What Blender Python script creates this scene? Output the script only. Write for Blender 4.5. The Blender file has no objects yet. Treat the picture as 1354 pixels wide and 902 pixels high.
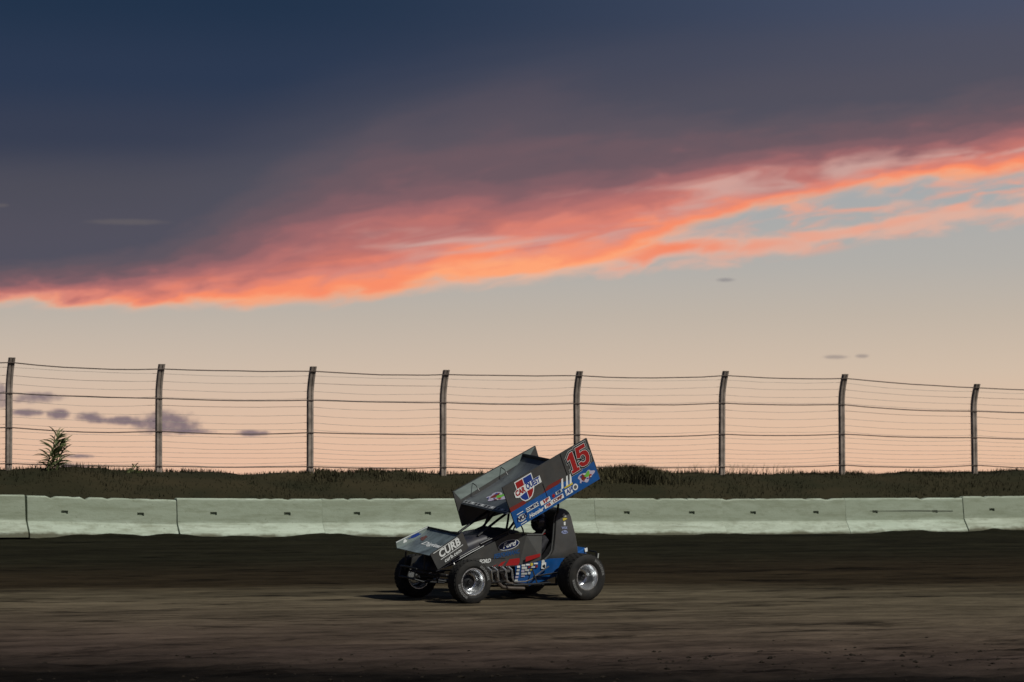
import bpy, math, random
import numpy as np
from mathutils import Vector, Matrix

random.seed(7)
rng = np.random.default_rng(11)
R = math.radians
scene = bpy.context.scene
col = scene.collection

# ------------------------------------------------------------------ camera
cam_d = bpy.data.cameras.new('camera')
cam = bpy.data.objects.new('camera', cam_d)
col.objects.link(cam)
scene.camera = cam
cam.location = (0, 0, 2.3)
cam.rotation_euler = (R(90 + 2.532), 0, 0)
cam_d.sensor_width = 36
cam_d.lens = 4500 / 1354 * 36
cam_d.clip_start = 0.5
cam_d.clip_end = 9000
cam_d.dof.use_dof = True
cam_d.dof.focus_distance = 53.0
cam_d.dof.aperture_fstop = 2.8

# ------------------------------------------------------------------ exposure
scene.render.engine = 'CYCLES'
scene.cycles.max_bounces = 5
scene.cycles.diffuse_bounces = 2
scene.cycles.glossy_bounces = 3
scene.render.resolution_x, scene.render.resolution_y = 1024, 682
scene.view_settings.view_transform = 'Standard'
scene.view_settings.look = 'None'
scene.view_settings.exposure = 0
scene.view_settings.gamma = 1

# ------------------------------------------------------------------ light from the track's floodlights: one sun lamp
sun_d = bpy.data.lights.new('sun', 'SUN')
sun = bpy.data.objects.new('sun', sun_d)
col.objects.link(sun)
sun.rotation_euler = Vector((-1.38, 0.9, -1.7)).to_track_quat('-Z', 'Y').to_euler()
sun.location = (30, -20, 40)
sun_d.energy = 2.7
sun_d.angle = R(1.5)
sun_d.color = (1.0, 0.98, 0.90)

# ------------------------------------------------------------------ world: dusk sky with a sunset-lit cloud bank
def lin(r, g, b):
    f = lambda c: ((c/255 + 0.055)/1.055)**2.4 if c/255 > 0.04045 else c/255/12.92
    return (f(r), f(g), f(b), 1)

def build_world():
    w = bpy.data.worlds.new('World')
    scene.world = w
    w.use_nodes = True
    nt = w.node_tree
    nt.nodes.clear()
    N, L = nt.nodes, nt.links
    def val(a):
        return a
    def m(op, a, b=None, c=None, clamp=False):
        n = N.new('ShaderNodeMath'); n.operation = op; n.use_clamp = clamp
        for i, s in enumerate((a, b, c)):
            if s is None: continue
            if isinstance(s, (int, float)): n.inputs[i].default_value = s
            else: L.new(s, n.inputs[i])
        return n.outputs[0]
    def mr(v, a, b, c, d, mode='LINEAR'):
        n = N.new('ShaderNodeMapRange'); n.interpolation_type = mode; n.clamp = True
        L.new(v, n.inputs[0])
        for i, s in enumerate((a, b, c, d)):
            if isinstance(s, (int, float)): n.inputs[i+1].default_value = s
            else: L.new(s, n.inputs[i+1])
        return n.outputs[0]
    def mix(f, a, b):
        n = N.new('ShaderNodeMix'); n.data_type = 'RGBA'; n.clamp_factor = True
        if isinstance(f, (int, float)): n.inputs[0].default_value = f
        else: L.new(f, n.inputs[0])
        for s, i in ((a, 6), (b, 7)):
            if isinstance(s, tuple): n.inputs[i].default_value = s
            else: L.new(s, n.inputs[i])
        return n.outputs[2]
    def ramp(v, stops, mode='B_SPLINE'):
        n = N.new('ShaderNodeValToRGB'); L.new(v, n.inputs[0])
        cr = n.color_ramp; cr.interpolation = mode
        while len(cr.elements) < len(stops): cr.elements.new(0.5)
        for e, (p, c) in zip(cr.elements, stops):
            e.position = p; e.color = lin(*c)
        return n.outputs[0]
    def curve(v, pts, x0, x1, y0, y1):
        n = N.new('ShaderNodeFloatCurve')
        L.new(mr(v, x0, x1, 0, 1), n.inputs['Value'])
        c = n.mapping.curves[0]
        P = [((x-x0)/(x1-x0), (y-y0)/(y1-y0)) for x, y in pts]
        while len(c.points) < len(P): c.points.new(0.5, 0.5)
        for p, q in zip(c.points, P): p.location = q; p.handle_type = 'AUTO'
        n.mapping.update()
        return m('MULTIPLY_ADD', n.outputs[0], y1-y0, y0)
    tc = N.new('ShaderNodeTexCoord')
    sp = N.new('ShaderNodeSeparateXYZ'); L.new(tc.outputs['Generated'], sp.inputs[0])
    az = m('ARCTAN2', sp.outputs[0], sp.outputs[1])
    el = m('ARCSINE', sp.outputs[2])
    U = m('MULTIPLY_ADD', az, 4500, 677)          # azimuth, in units of 1/4500 rad
    Y = m('MULTIPLY_ADD', el, -4500, 650)         # elevation downwards, horizon at 650
    def noise(su, sy, shear=0.0, detail=4, seed=0.0, rough=0.55, warp=0.0):
        cb = N.new('ShaderNodeCombineXYZ')
        L.new(m('MULTIPLY', U, 1/su), cb.inputs[0])
        yy = m('MULTIPLY_ADD', U, shear, Y)
        L.new(m('MULTIPLY', yy, 1/sy), cb.inputs[1])
        cb.inputs[2].default_value = seed
        n = N.new('ShaderNodeTexNoise'); n.inputs['Scale'].default_value = 1
        n.inputs['Detail'].default_value = detail; n.inputs['Roughness'].default_value = rough; n.inputs['Distortion'].default_value = warp
        L.new(cb.outputs[0], n.inputs['Vector'])
        return m('SUBTRACT', n.outputs[0], 0.5)
    nA = noise(150, 34, 0.13, 5, 1.3, 0.5, 0.5)       # cloud edge
    nB = noise(380, 64, 0.16, 3, 5.1, 0.45, 0.6)       # long bands inside the bank
    nC = noise(60, 20, 0.12, 4, 8.2, 0.5, 0.4)        # wisps
    # clear sky below the bank
    t = mr(Y, 250, 650, 0, 1)
    clear = ramp(t, [(0.0, (158, 166, 172)), (0.25, (172, 172, 170)), (0.42, (188, 178, 167)), (0.6, (206, 187, 169)),
                     (0.8, (224, 189, 163)), (0.95, (230, 186, 158)), (1.0, (226, 179, 151))], 'LINEAR')
    away = mr(m('ABSOLUTE', az), 0.6, 2.6, 0, 0.85, 'SMOOTHSTEP')
    clear = mix(away, clear, lin(86, 94, 116))
    warm = mr(U, 300, 1354, 0, 0.09)
    clear = mix(warm, clear, lin(240, 205, 160))
    # main bank: lower edge E, top of the sunset glow T
    E = curve(U, [(-1000, 425), (0, 405), (340, 404), (450, 397), (560, 380), (690, 374), (790, 356), (850, 330), (920, 300), (1000, 280),
                  (1100, 265), (1200, 247), (1290, 240), (1354, 232), (1800, 190), (2400, 160)], -1000, 2400, 0, 500)
    T = curve(U, [(-1000, 396), (0, 377), (150, 368), (250, 346), (340, 312), (450, 272), (560, 248), (680, 230), (800, 226), (1000, 206), (1200, 186),
                  (1354, 168), (1800, 130), (2400, 105)], -1000, 2400, 0, 500)
    d = m('SUBTRACT', E, Y)                                   # height above the edge
    d1 = m('MULTIPLY_ADD', nA, 34, d)
    d1 = m('MULTIPLY_ADD', nC, 26, d1)
    h = m('DIVIDE', d1, m('SUBTRACT', E, T))
    hb = m('ADD', h, m('MULTIPLY', m('MULTIPLY', nB, 0.75), mr(U, 200, 500, 0.25, 1)))
    hb = m('MULTIPLY_ADD', nC, 0.12, hb)
    glow = ramp(m('MULTIPLY', hb, 0.5), [(0.0, (238, 182, 154)), (0.05, (254, 166, 120)), (0.12, (248, 142, 106)), (0.19, (216, 130, 116)), (0.28, (184, 114, 110)), (0.38, (158, 104, 106)),
                     (0.48, (128, 95, 101)), (0.60, (108, 89, 97)), (0.75, (95, 86, 96)), (1.0, (82, 81, 94))], 'EASE')
    nD = noise(170, 30, 0.14, 4, 12.4, 0.5, 0.7)
    pale = m('MULTIPLY', mr(nD, -0.05, 0.16, 0, 0.8, 'SMOOTHSTEP'), m('MULTIPLY', mr(h, 0.15, 0.4, 0, 1), mr(h, 0.55, 0.85, 1, 0)))
    pale = m('MULTIPLY', pale, mr(U, 380, 560, 0, 1))
    glow = mix(pale, glow, lin(206, 168, 160))
    hotn = m('MULTIPLY', mr(nD, -0.03, -0.20, 0, 0.4, 'SMOOTHSTEP'), mr(h, 0.25, 0.7, 1, 0))
    glow = mix(hotn, glow, lin(255, 134, 92))
    # long slate-blue upper part of the bank
    slateL = ramp(mr(Y, 0, 400, 0, 1), [(0.0, (34, 51, 74)), (0.25, (44, 57, 80)), (0.45, (56, 63, 82)), (0.65, (76, 76, 87)), (0.85, (86, 81, 91)), (1.0, (86, 81, 91))], 'EASE')
    slateR = ramp(mr(Y, 0, 300, 0, 1), [(0.0, (72, 80, 102)), (0.25, (78, 81, 98)), (0.45, (90, 85, 96)), (0.7, (102, 88, 96)), (1.0, (102, 88, 96))], 'EASE')
    slate = mix(mr(U, 300, 1500, 0, 1, 'SMOOTHSTEP'), slateL, slateR)
    d2 = m('SUBTRACT', d, m('MULTIPLY', m('SUBTRACT', E, T), 1.1))
    fade = mr(m('MULTIPLY_ADD', nB, 60, d2), 0, 190, 0, 1, 'SMOOTHSTEP')
    bank = mix(fade, glow, slate)
    bank = mix(m('MULTIPLY', away, 0.8), bank, lin(46, 58, 82))
    maskB = mr(d1, -8, 16, 0, 1, 'SMOOTHSTEP')
    # torn lower strip, clear of the bank on the right
    Fc = curve(U, [(-1000, 395), (560, 368), (700, 350), (800, 342), (900, 329), (1000, 326), (1100, 312), (1200, 294), (1280, 286), (1354, 278), (1800, 250), (2400, 230)],
               -1000, 2400, 0, 500)
    Fw = curve(U, [(-1000, 0), (640, 0), (760, 15), (880, 24), (980, 18), (1060, 13), (1150, 12), (1230, 16), (1354, 14), (1800, 12), (2400, 10)], -1000, 2400, -20, 40)
    dist = m('ABSOLUTE', m('SUBTRACT', m('MULTIPLY_ADD', nA, 16, Y), Fc))
    q = m('SUBTRACT', Fw, dist)
    q = m('MULTIPLY_ADD', nC, 62, q)
    q = m('MULTIPLY_ADD', nA, 22, q)
    maskF = m('MULTIPLY', mr(q, -8, 14, 0, 0.85, 'SMOOTHSTEP'), mr(U, 660, 780, 0, 1))
    core = mr(q, 7, 24, 0, 1)
    hot = mr(m('ABSOLUTE', m('SUBTRACT', U, 890)), 0, 220, 1, 0)
    strip = mix(m('MULTIPLY', core, hot), lin(228, 176, 156), lin(255, 130, 84))
    sky = mix(maskF, clear, strip)
    # thin torn wisps filling the gap under the bank
    nW = noise(95, 18, 0.14, 5, 17.9, 0.55, 0.5)
    gap = m('MULTIPLY', mr(m('SUBTRACT', m('ADD', Fc, 26), Y), 0, 14, 0, 1), mr(U, 880, 1060, 0, 1))
    wisp = m('MULTIPLY', mr(nW, -0.06, 0.16, 0, 0.8, 'SMOOTHSTEP'), gap)
    sky = mix(wisp, sky, lin(234, 164, 140))
    sky = mix(maskB, sky, bank)
    # small dark clouds low over the horizon and a few wisps
    def puff(u0, y0, a, b, color, alpha, namp=0.9, soft=0.5):
        nonlocal sky
        e = m('ADD', m('POWER', m('ABSOLUTE', m('MULTIPLY', m('SUBTRACT', U, u0), 1/a)), 2), m('POWER', m('ABSOLUTE', m('MULTIPLY', m('SUBTRACT', Y, y0), 1/b)), 2))
        k = m('SUBTRACT', 1, e)
        k = m('MULTIPLY_ADD', nP, namp*2, k)
        k = m('MULTIPLY', mr(k, 0, soft*2, 0, alpha, 'SMOOTHSTEP'), mr(e, 1.6, 2.2, 1, 0))
        sky = mix(k, sky, lin(*color))
    nP = noise(20, 12, 0, 5, 3.7, 0.65)
    for (u0, y0, a, b) in [(-8, 526, 34, 22), (55, 528, 42, 9), (40, 547, 30, 6), (80, 549, 18, 9), (124, 553, 26, 9), (160, 557, 34, 7),
                           (222, 560, 52, 20), (255, 571, 34, 5), (335, 573, 26, 5), (92, 618, 34, 7), (105, 604, 30, 3)]:
        puff(u0, y0, a, b, (118, 104, 114), 0.9, 1.0, 0.5)
    for (u0, y0, a, b, c) in [(1105, 473, 22, 3, (150, 138, 134)), (1138, 472, 12, 3, (150, 138, 134)), (958, 371, 16, 3, (140, 136, 138)), (830, 541, 40, 3, (196, 168, 150))]:
        puff(u0, y0, a, b, c, 0.7, 0.7)
    puff(170, 296, 66, 5, (104, 98, 100), 0.55, 0.4)
    puff(2, 276, 16, 3, (104, 98, 100), 0.5, 0.4)
    bg = N.new('ShaderNodeBackground'); L.new(sky, bg.inputs[0]); bg.inputs[1].default_value = 1.0
    out = N.new('ShaderNodeOutputWorld'); L.new(bg.outputs[0], out.inputs[0])
build_world()

# ------------------------------------------------------------------ materials
MATS = {}
def mat(name, color, rough=0.6, metal=0.0, var=0.0, scale=8.0, color2=None, bump=0.0, bscale=40.0, coat=0.0, spec=0.5, stretch=(1, 1, 1), dust=0.0):
    if name in MATS: return MATS[name]
    mt = bpy.data.materials.new(name); mt.use_nodes = True
    nt = mt.node_tree; b = nt.nodes['Principled BSDF']
    b.inputs['Roughness'].default_value = rough; b.inputs['Metallic'].default_value = metal
    b.inputs['Specular IOR Level'].default_value = spec
    b.inputs['Coat Weight'].default_value = coat; b.inputs['Coat Roughness'].default_value = 0.15
    c = tuple(color) + (1,)
    b.inputs['Base Color'].default_value = c
    tc = nt.nodes.new('ShaderNodeTexCoord'); mp = nt.nodes.new('ShaderNodeMapping')
    mp.inputs['Scale'].default_value = stretch
    nt.links.new(tc.outputs['Object'], mp.inputs[0])
    if var or color2:
        n = nt.nodes.new('ShaderNodeTexNoise'); n.inputs['Scale'].default_value = scale; n.inputs['Detail'].default_value = 6
        n.inputs['Roughness'].default_value = 0.6
        nt.links.new(mp.outputs[0], n.inputs['Vector'])
        r = nt.nodes.new('ShaderNodeMapRange'); r.inputs[1].default_value = 0.32; r.inputs[2].default_value = 0.68
        nt.links.new(n.outputs[0], r.inputs[0])
        x = nt.nodes.new('ShaderNodeMix'); x.data_type = 'RGBA'
        c2 = tuple(color2)+(1,) if color2 else tuple(min(1, k*(1+var)) for k in color)+(1,)
        c1 = c if color2 else tuple(k*(1-var) for k in color)+(1,)
        x.inputs[6].default_value = c1; x.inputs[7].default_value = c2
        nt.links.new(r.outputs[0], x.inputs[0]); nt.links.new(x.outputs[2], b.inputs['Base Color'])
    if dust:                                             # thrown clay: fine spatter and a thin film
        src = b.inputs['Base Color'].links[0].from_socket if b.inputs['Base Color'].links else None
        def nn(sc, lo, hi, amt, det=5):
            n = nt.nodes.new('ShaderNodeTexNoise'); n.inputs['Scale'].default_value = sc; n.inputs['Detail'].default_value = det; n.inputs['Roughness'].default_value = 0.65
            nt.links.new(tc.outputs['Object'], n.inputs['Vector'])
            r = nt.nodes.new('ShaderNodeMapRange'); nt.links.new(n.outputs[0], r.inputs[0])
            for i_, k_ in enumerate((lo, hi, 0, amt)): r.inputs[i_+1].default_value = k_
            return r.outputs[0]
        mxx = nt.nodes.new('ShaderNodeMath'); mxx.operation = 'MAXIMUM'
        nt.links.new(nn(38, 0.60, 0.66, dust), mxx.inputs[0]); nt.links.new(nn(3.5, 0.45, 0.75, dust*0.8), mxx.inputs[1])
        x = nt.nodes.new('ShaderNodeMix'); x.data_type = 'RGBA'; nt.links.new(mxx.outputs[0], x.inputs[0])
        if src: nt.links.new(src, x.inputs[6])
        else: x.inputs[6].default_value = c
        x.inputs[7].default_value = (.13, .10, .07, 1)
        nt.links.new(x.outputs[2], b.inputs['Base Color'])
    if bump:
        n = nt.nodes.new('ShaderNodeTexNoise'); n.inputs['Scale'].default_value = bscale; n.inputs['Detail'].default_value = 4
        nt.links.new(mp.outputs[0], n.inputs['Vector'])
        bp = nt.nodes.new('ShaderNodeBump'); bp.inputs['Strength'].default_value = bump; bp.inputs['Distance'].default_value = 0.02
        nt.links.new(n.outputs[0], bp.inputs['Height']); nt.links.new(bp.outputs[0], b.inputs['Normal'])
    MATS[name] = mt
    return mt

def dirt_material():
    """clay of the track: moisture zones across the racing surface, light falloff painted into its near side, tyre grooves along it"""
    mt = bpy.data.materials.new('track_clay'); mt.use_nodes = True
    nt = mt.node_tree; N, L = nt.nodes, nt.links; b = N['Principled BSDF']
    tc = N.new('ShaderNodeTexCoord')
    sp = N.new('ShaderNodeSeparateXYZ'); L.new(tc.outputs['Object'], sp.inputs[0])   # x along the track, -y = distance from the wall
    def nz(sx, sy, detail=6, seed=0, rough=0.6):
        mp = N.new('ShaderNodeMapping'); mp.inputs['Scale'].default_value = (sx, sy, 1); mp.inputs['Location'].default_value = (seed, seed*1.7, seed)
        L.new(tc.outputs['Object'], mp.inputs[0])
        n = N.new('ShaderNodeTexNoise'); n.inputs['Scale'].default_value = 1; n.inputs['Detail'].default_value = detail; n.inputs['Roughness'].default_value = rough
        L.new(mp.outputs[0], n.inputs['Vector']); return n.outputs[0]
    def mad(a, k, c):
        n = N.new('ShaderNodeMath'); n.operation = 'MULTIPLY_ADD'; L.new(a, n.inputs[0]); n.inputs[1].default_value = k
        if isinstance(c, (int, float)): n.inputs[2].default_value = c
        else: L.new(c, n.inputs[2])
        return n.outputs[0]
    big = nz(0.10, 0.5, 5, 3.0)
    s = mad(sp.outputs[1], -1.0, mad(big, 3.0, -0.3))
    # near-side tones turned skew to the wall so the painted falloff lies level in view
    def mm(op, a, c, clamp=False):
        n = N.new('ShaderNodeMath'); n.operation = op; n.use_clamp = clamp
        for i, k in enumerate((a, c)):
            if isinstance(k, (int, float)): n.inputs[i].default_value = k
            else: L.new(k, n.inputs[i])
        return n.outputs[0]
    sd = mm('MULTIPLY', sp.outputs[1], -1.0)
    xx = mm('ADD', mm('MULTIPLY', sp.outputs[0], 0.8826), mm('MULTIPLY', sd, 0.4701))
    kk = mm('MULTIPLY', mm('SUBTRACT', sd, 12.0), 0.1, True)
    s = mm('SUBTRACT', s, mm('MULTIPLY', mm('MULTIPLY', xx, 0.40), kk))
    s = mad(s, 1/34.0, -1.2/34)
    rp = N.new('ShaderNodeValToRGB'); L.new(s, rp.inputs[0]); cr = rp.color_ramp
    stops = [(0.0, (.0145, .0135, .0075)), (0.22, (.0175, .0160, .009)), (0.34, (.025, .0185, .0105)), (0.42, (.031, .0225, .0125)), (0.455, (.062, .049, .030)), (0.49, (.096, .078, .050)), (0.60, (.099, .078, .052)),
             (0.68, (.088, .066, .047)), (0.75, (.072, .052, .039)), (0.80, (.056, .040, .032)), (0.845, (.034, .025, .020)), (0.88, (.010, .008, .0065)), (1.0, (.008, .0065, .005))]  # last stops sink to near black: floodlight falloff painted into the clay colour
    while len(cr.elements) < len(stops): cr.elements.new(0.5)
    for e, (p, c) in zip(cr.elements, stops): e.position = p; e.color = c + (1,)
    # grooves and clods vary the tone
    g1 = nz(0.30, 1.6, 6, 9.0, 0.65); g2 = nz(1.3, 2.8, 6, 21.0, 0.7); g3 = nz(0.12, 1.1, 3, 33.0)
    a = mad(g1, 2.2, 0.0); a = mad(g2, 1.9, a); a = mad(g3, 1.3, a); a = mad(a, 1.0, -1.56)
    # dark cracks and wheel cuts
    ck = N.new('ShaderNodeMapRange'); L.new(nz(0.5, 2.2, 6, 47.0, 0.72), ck.inputs[0]); ck.inputs[1].default_value = 0.34; ck.inputs[2].default_value = 0.46; ck.inputs[3].default_value = 0.28; ck.inputs[4].default_value = 1.0
    a = mm('MULTIPLY', a, ck.outputs[0])
    mx = N.new('ShaderNodeVectorMath'); mx.operation = 'SCALE'; L.new(rp.outputs[0], mx.inputs[0]); L.new(a, mx.inputs['Scale'])
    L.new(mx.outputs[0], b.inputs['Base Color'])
    b.inputs['Roughness'].default_value = 0.95; b.inputs['Specular IOR Level'].default_value = 0.03
    h = mad(nz(5, 12, 6, 2.0, 0.7), 1.0, 0.0)
    bp = N.new('ShaderNodeBump'); bp.inputs['Strength'].default_value = 0.75; bp.inputs['Distance'].default_value = 0.05
    L.new(h, bp.inputs['Height']); L.new(bp.outputs[0], b.inputs['Normal'])
    return mt

def concrete_material():
    mt = bpy.data.materials.new('painted_concrete'); mt.use_nodes = True
    nt = mt.node_tree; N, L = nt.nodes, nt.links; b = N['Principled BSDF']
    tc = N.new('ShaderNodeTexCoord'); oi = N.new('ShaderNodeObjectInfo')
    ad = N.new('ShaderNodeVectorMath'); ad.operation = 'MULTIPLY_ADD'
    L.new(oi.outputs['Random'], ad.inputs[0]); ad.inputs[1].default_value = (37, 11, 53); L.new(tc.outputs['Object'], ad.inputs[2])
    def nz(s, detail=6, rough=0.62):
        mp = N.new('ShaderNodeMapping'); mp.inputs['Scale'].default_value = s; L.new(ad.outputs[0], mp.inputs[0])
        n = N.new('ShaderNodeTexNoise'); n.inputs['Scale'].default_value = 1; n.inputs['Detail'].default_value = detail; n.inputs['Roughness'].default_value = rough
        L.new(mp.outputs[0], n.inputs['Vector']); return n.outputs[0]
    def mr(v, a, b_, c, d):
        n = N.new('ShaderNodeMapRange'); L.new(v, n.inputs[0])
        for i, k in enumerate((a, b_, c, d)): n.inputs[i+1].default_value = k
        return n.outputs[0]
    def mix(f, a, c):
        n = N.new('ShaderNodeMix'); n.data_type = 'RGBA'; L.new(f, n.inputs[0])
        for s, i in ((a, 6), (c, 7)):
            if isinstance(s, tuple): n.inputs[i].default_value = s + (1,)
            else: L.new(s, n.inputs[i])
        return n.outputs[2]
    base = mix(mr(nz((0.9, 2, 5)), 0.3, 0.7, 0, 1), (.43, .50, .39), (.58, .66, .54))
    base = mix(mr(oi.outputs['Random'], 0, 1, 0, 0.28), base, (.40, .40, .31))
    stain = mr(nz((2.2, 3, 9), 7, 0.7), 0.47, 0.68, 0, 0.75)
    base = mix(stain, base, (.25, .27, .19))
    rub = mr(nz((0.45, 3, 9), 6, 0.68), 0.52, 0.64, 0, 0.5)
    base = mix(rub, base, (.26, .28, .20))
    spl = mr(nz((16, 16, 22), 3, 0.6), 0.66, 0.72, 0, 0.7)
    base = mix(spl, base, (.14, .13, .085))
    scr = mr(nz((0.8, 3, 22), 5, 0.7), 0.60, 0.70, 0, 0.65)
    base = mix(scr, base, (.20, .21, .15))
    # darker olive band along the upper face, ragged at both borders
    sp0 = N.new('ShaderNodeSeparateXYZ'); L.new(tc.outputs['Object'], sp0.inputs[0])
    sc = N.new('ShaderNodeMath'); sc.operation = 'MULTIPLY'
    zz = N.new('ShaderNodeMath'); zz.operation = 'MULTIPLY_ADD'; L.new(nz((1.2, 1, 4), 5), zz.inputs[0]); zz.inputs[1].default_value = 0.20; L.new(sp0.outputs[2], zz.inputs[2])
    L.new(mr(zz.outputs[0], 0.40, 0.50, 0, 0.62), sc.inputs[0]); L.new(mr(zz.outputs[0], 0.90, 0.97, 1, 0), sc.inputs[1])
    base = mix(sc.outputs[0], base, (.235, .27, .185))
    # mud flung up along the foot of the wall
    sp = N.new('ShaderNodeSeparateXYZ'); L.new(tc.outputs['Object'], sp.inputs[0])
    hh = N.new('ShaderNodeMath'); hh.operation = 'MULTIPLY_ADD'; L.new(nz((1.6, 1, 3), 5), hh.inputs[0]); hh.inputs[1].default_value = -0.34; L.new(sp.outputs[2], hh.inputs[2])
    mud = mr(hh.outputs[0], -0.10, -0.03, 0.9, 0)
    base = mix(mud, base, (.13, .125, .08))
    L.new(base, b.inputs['Base Color'])
    b.inputs['Roughness'].default_value = 0.85; b.inputs['Specular IOR Level'].default_value = 0.25
    bp = N.new('ShaderNodeBump'); bp.inputs['Strength'].default_value = 0.5; bp.inputs['Distance'].default_value = 0.012
    L.new(nz((14, 14, 18), 5, 0.7), bp.inputs['Height']); L.new(bp.outputs[0], b.inputs['Normal'])
    return mt

# ------------------------------------------------------------------ mesh helpers
class MB:
    def __init__(s, xf=None): s.v = []; s.f = []; s.xf = xf
    def add(s, vs, fs):
        o = len(s.v)
        s.v += [tuple(s.xf(*p)) if s.xf else tuple(p) for p in vs]
        s.f += [tuple(i+o for i in f) for f in fs]; return s
    def box(s, x0, x1, y0, y1, z0, z1):
        return s.add([(x0,y0,z0),(x1,y0,z0),(x1,y1,z0),(x0,y1,z0),(x0,y0,z1),(x1,y0,z1),(x1,y1,z1),(x0,y1,z1)],
                     [(0,3,2,1),(4,5,6,7),(0,1,5,4),(1,2,6,5),(2,3,7,6),(3,0,4,7)])
    def tube(s, pts, r, n=8, caps=True, close=False):
        P = [Vector(p) for p in pts]; rs = r if isinstance(r, (list, tuple)) else [r]*len(P)
        vs = []; fs = []; K = len(P); up = None
        for i, p in enumerate(P):
            t = (P[(i+1) % K]-P[i-1]) if (close or 0 < i < K-1) else (P[1]-P[0] if i == 0 else P[-1]-P[-2])
            t.normalize()
            if up is None:
                up = Vector((0, 0, 1)) if abs(t.z) < 0.9 else Vector((0, 1, 0))
            a = (up - t*up.dot(t)).normalized(); bb = t.cross(a); up = a
            for k in range(n):
                an = 2*math.pi*k/n
                vs.append(tuple(p + (a*math.cos(an)+bb*math.sin(an))*rs[i]))
        for i in range(K if close else K-1):
            j = (i+1) % K
            for k in range(n):
                fs.append((i*n+k, i*n+(k+1) % n, j*n+(k+1) % n, j*n+k))
        if caps and not close:
            fs.append(tuple(range(n))[::-1]); fs.append(tuple((K-1)*n+k for k in range(n)))
        return s.add(vs, fs)
    def lathe(s, prof, c, n=40):
        """profile of (radius, offset along y) turned about the y axis through c"""
        vs = []; fs = []
        for (r, h) in prof:
            for k in range(n):
                a = 2*math.pi*k/n
                vs.append((c[0]+r*math.cos(a), c[1]+h, c[2]+r*math.sin(a)))
        for i in range(len(prof)-1):
            for k in range(n):
                fs.append((i*n+k, i*n+(k+1) % n, (i+1)*n+(k+1) % n, (i+1)*n+k))
        return s.add(vs, fs)
    def prism(s, poly, y0, y1):
        """polygon in x,z pushed from y0 to y1"""
        n = len(poly)
        vs = [(x, y0, z) for x, z in poly] + [(x, y1, z) for x, z in poly]
        fs = [tuple(range(n)), tuple(range(2*n-1, n-1, -1))] + [(i, i+n, (i+1) % n+n, (i+1) % n) for i in range(n)]
        return s.add(vs, fs)
    def loft(s, rings, cap=True, closed=True):
        n = len(rings[0]); vs = [p for r in rings for p in r]; fs = []
        for i in range(len(rings)-1):
            for k in range(n if closed else n-1):
                fs.append((i*n+k, i*n+(k+1) % n, (i+1)*n+(k+1) % n, (i+1)*n+k))
        if cap: fs.append(tuple(range(n))[::-1]); fs.append(tuple((len(rings)-1)*n+k for k in range(n)))
        return s.add(vs, fs)
    def grid(s, fn, nu, nv):
        vs = [fn(i/nu, j/nv) for i in range(nu+1) for j in range(nv+1)]
        fs = [(i*(nv+1)+j, (i+1)*(nv+1)+j, (i+1)*(nv+1)+j+1, i*(nv+1)+j+1) for i in range(nu) for j in range(nv)]
        return s.add(vs, fs)
    def build(s, name, material, parent=None, smooth=35, bevel=0, solid=0):
        me = bpy.data.meshes.new(name); me.from_pydata(s.v, [], s.f); me.update()
        import bmesh
        bm = bmesh.new(); bm.from_mesh(me); bmesh.ops.recalc_face_normals(bm, faces=bm.faces); bm.to_mesh(me); bm.free()
        me.materials.append(material)
        if smooth:
            me.polygons.foreach_set('use_smooth', [True]*len(me.polygons)); me.set_sharp_from_angle(angle=R(smooth))
        o = bpy.data.objects.new(name, me); col.objects.link(o)
        if parent: o.parent = parent
        if bevel:
            md = o.modifiers.new('bevel', 'BEVEL'); md.width = bevel; md.segments = 2; md.limit_method = 'ANGLE'
        if solid:
            md = o.modifiers.new('thickness', 'SOLIDIFY'); md.thickness = solid; md.offset = 0
        return o

def tag(o, label=None, cat=None, group=None, kind=None):
    if label: o['label'] = label
    if cat: o['category'] = cat
    if group: o['group'] = group
    if kind: o['kind'] = kind
    return o
def empty(name, M):
    o = bpy.data.objects.new(name, None); col.objects.link(o); o.matrix_world = M; o.empty_display_size = 0.3; return o

# lettering and cut-out shapes as flat sheets
def flat_mesh(kind, data, size=1.0, offset=0.0, bold=0.0, shear=0.0, spacing=1.0):
    if kind == 'text':
        c = bpy.data.curves.new('lettering', 'FONT'); c.body = data; c.size = size; c.align_x = 'CENTER'; c.align_y = 'CENTER'
        c.shear = shear; c.space_character = spacing
    else:
        c = bpy.data.curves.new('shape', 'CURVE'); c.dimensions = '2D'; c.fill_mode = 'BOTH'
        for poly in data:
            sp = c.splines.new('POLY'); sp.points.add(len(poly)-1)
            for p, q in zip(sp.points, poly): p.co = (q[0], q[1], 0, 1)
            sp.use_cyclic_u = True
    c.resolution_u = 3; c.offset = offset+bold
    o = bpy.data.objects.new('temporary', c)
    me = bpy.data.meshes.new_from_object(o)
    vs = [tuple(v.co) for v in me.vertices]; fs = [tuple(p.vertices) for p in me.polygons]
    if kind == 'text' and c.offset:                       # drop the odd spike an offset outline can throw
        c.offset = 0; m0 = bpy.data.meshes.new_from_object(o)
        xs = [v.co.x for v in m0.vertices]; ys = [v.co.y for v in m0.vertices]; e_ = abs(offset+bold)*2.2
        ok = [min(xs)-e_ <= p[0] <= max(xs)+e_ and min(ys)-e_ <= p[1] <= max(ys)+e_ for p in vs]
        fs = [f for f in fs if all(ok[i] for i in f)]
        bpy.data.meshes.remove(m0)
    bpy.data.objects.remove(o); bpy.data.curves.remove(c); bpy.data.meshes.remove(me)
    return vs, fs
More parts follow.
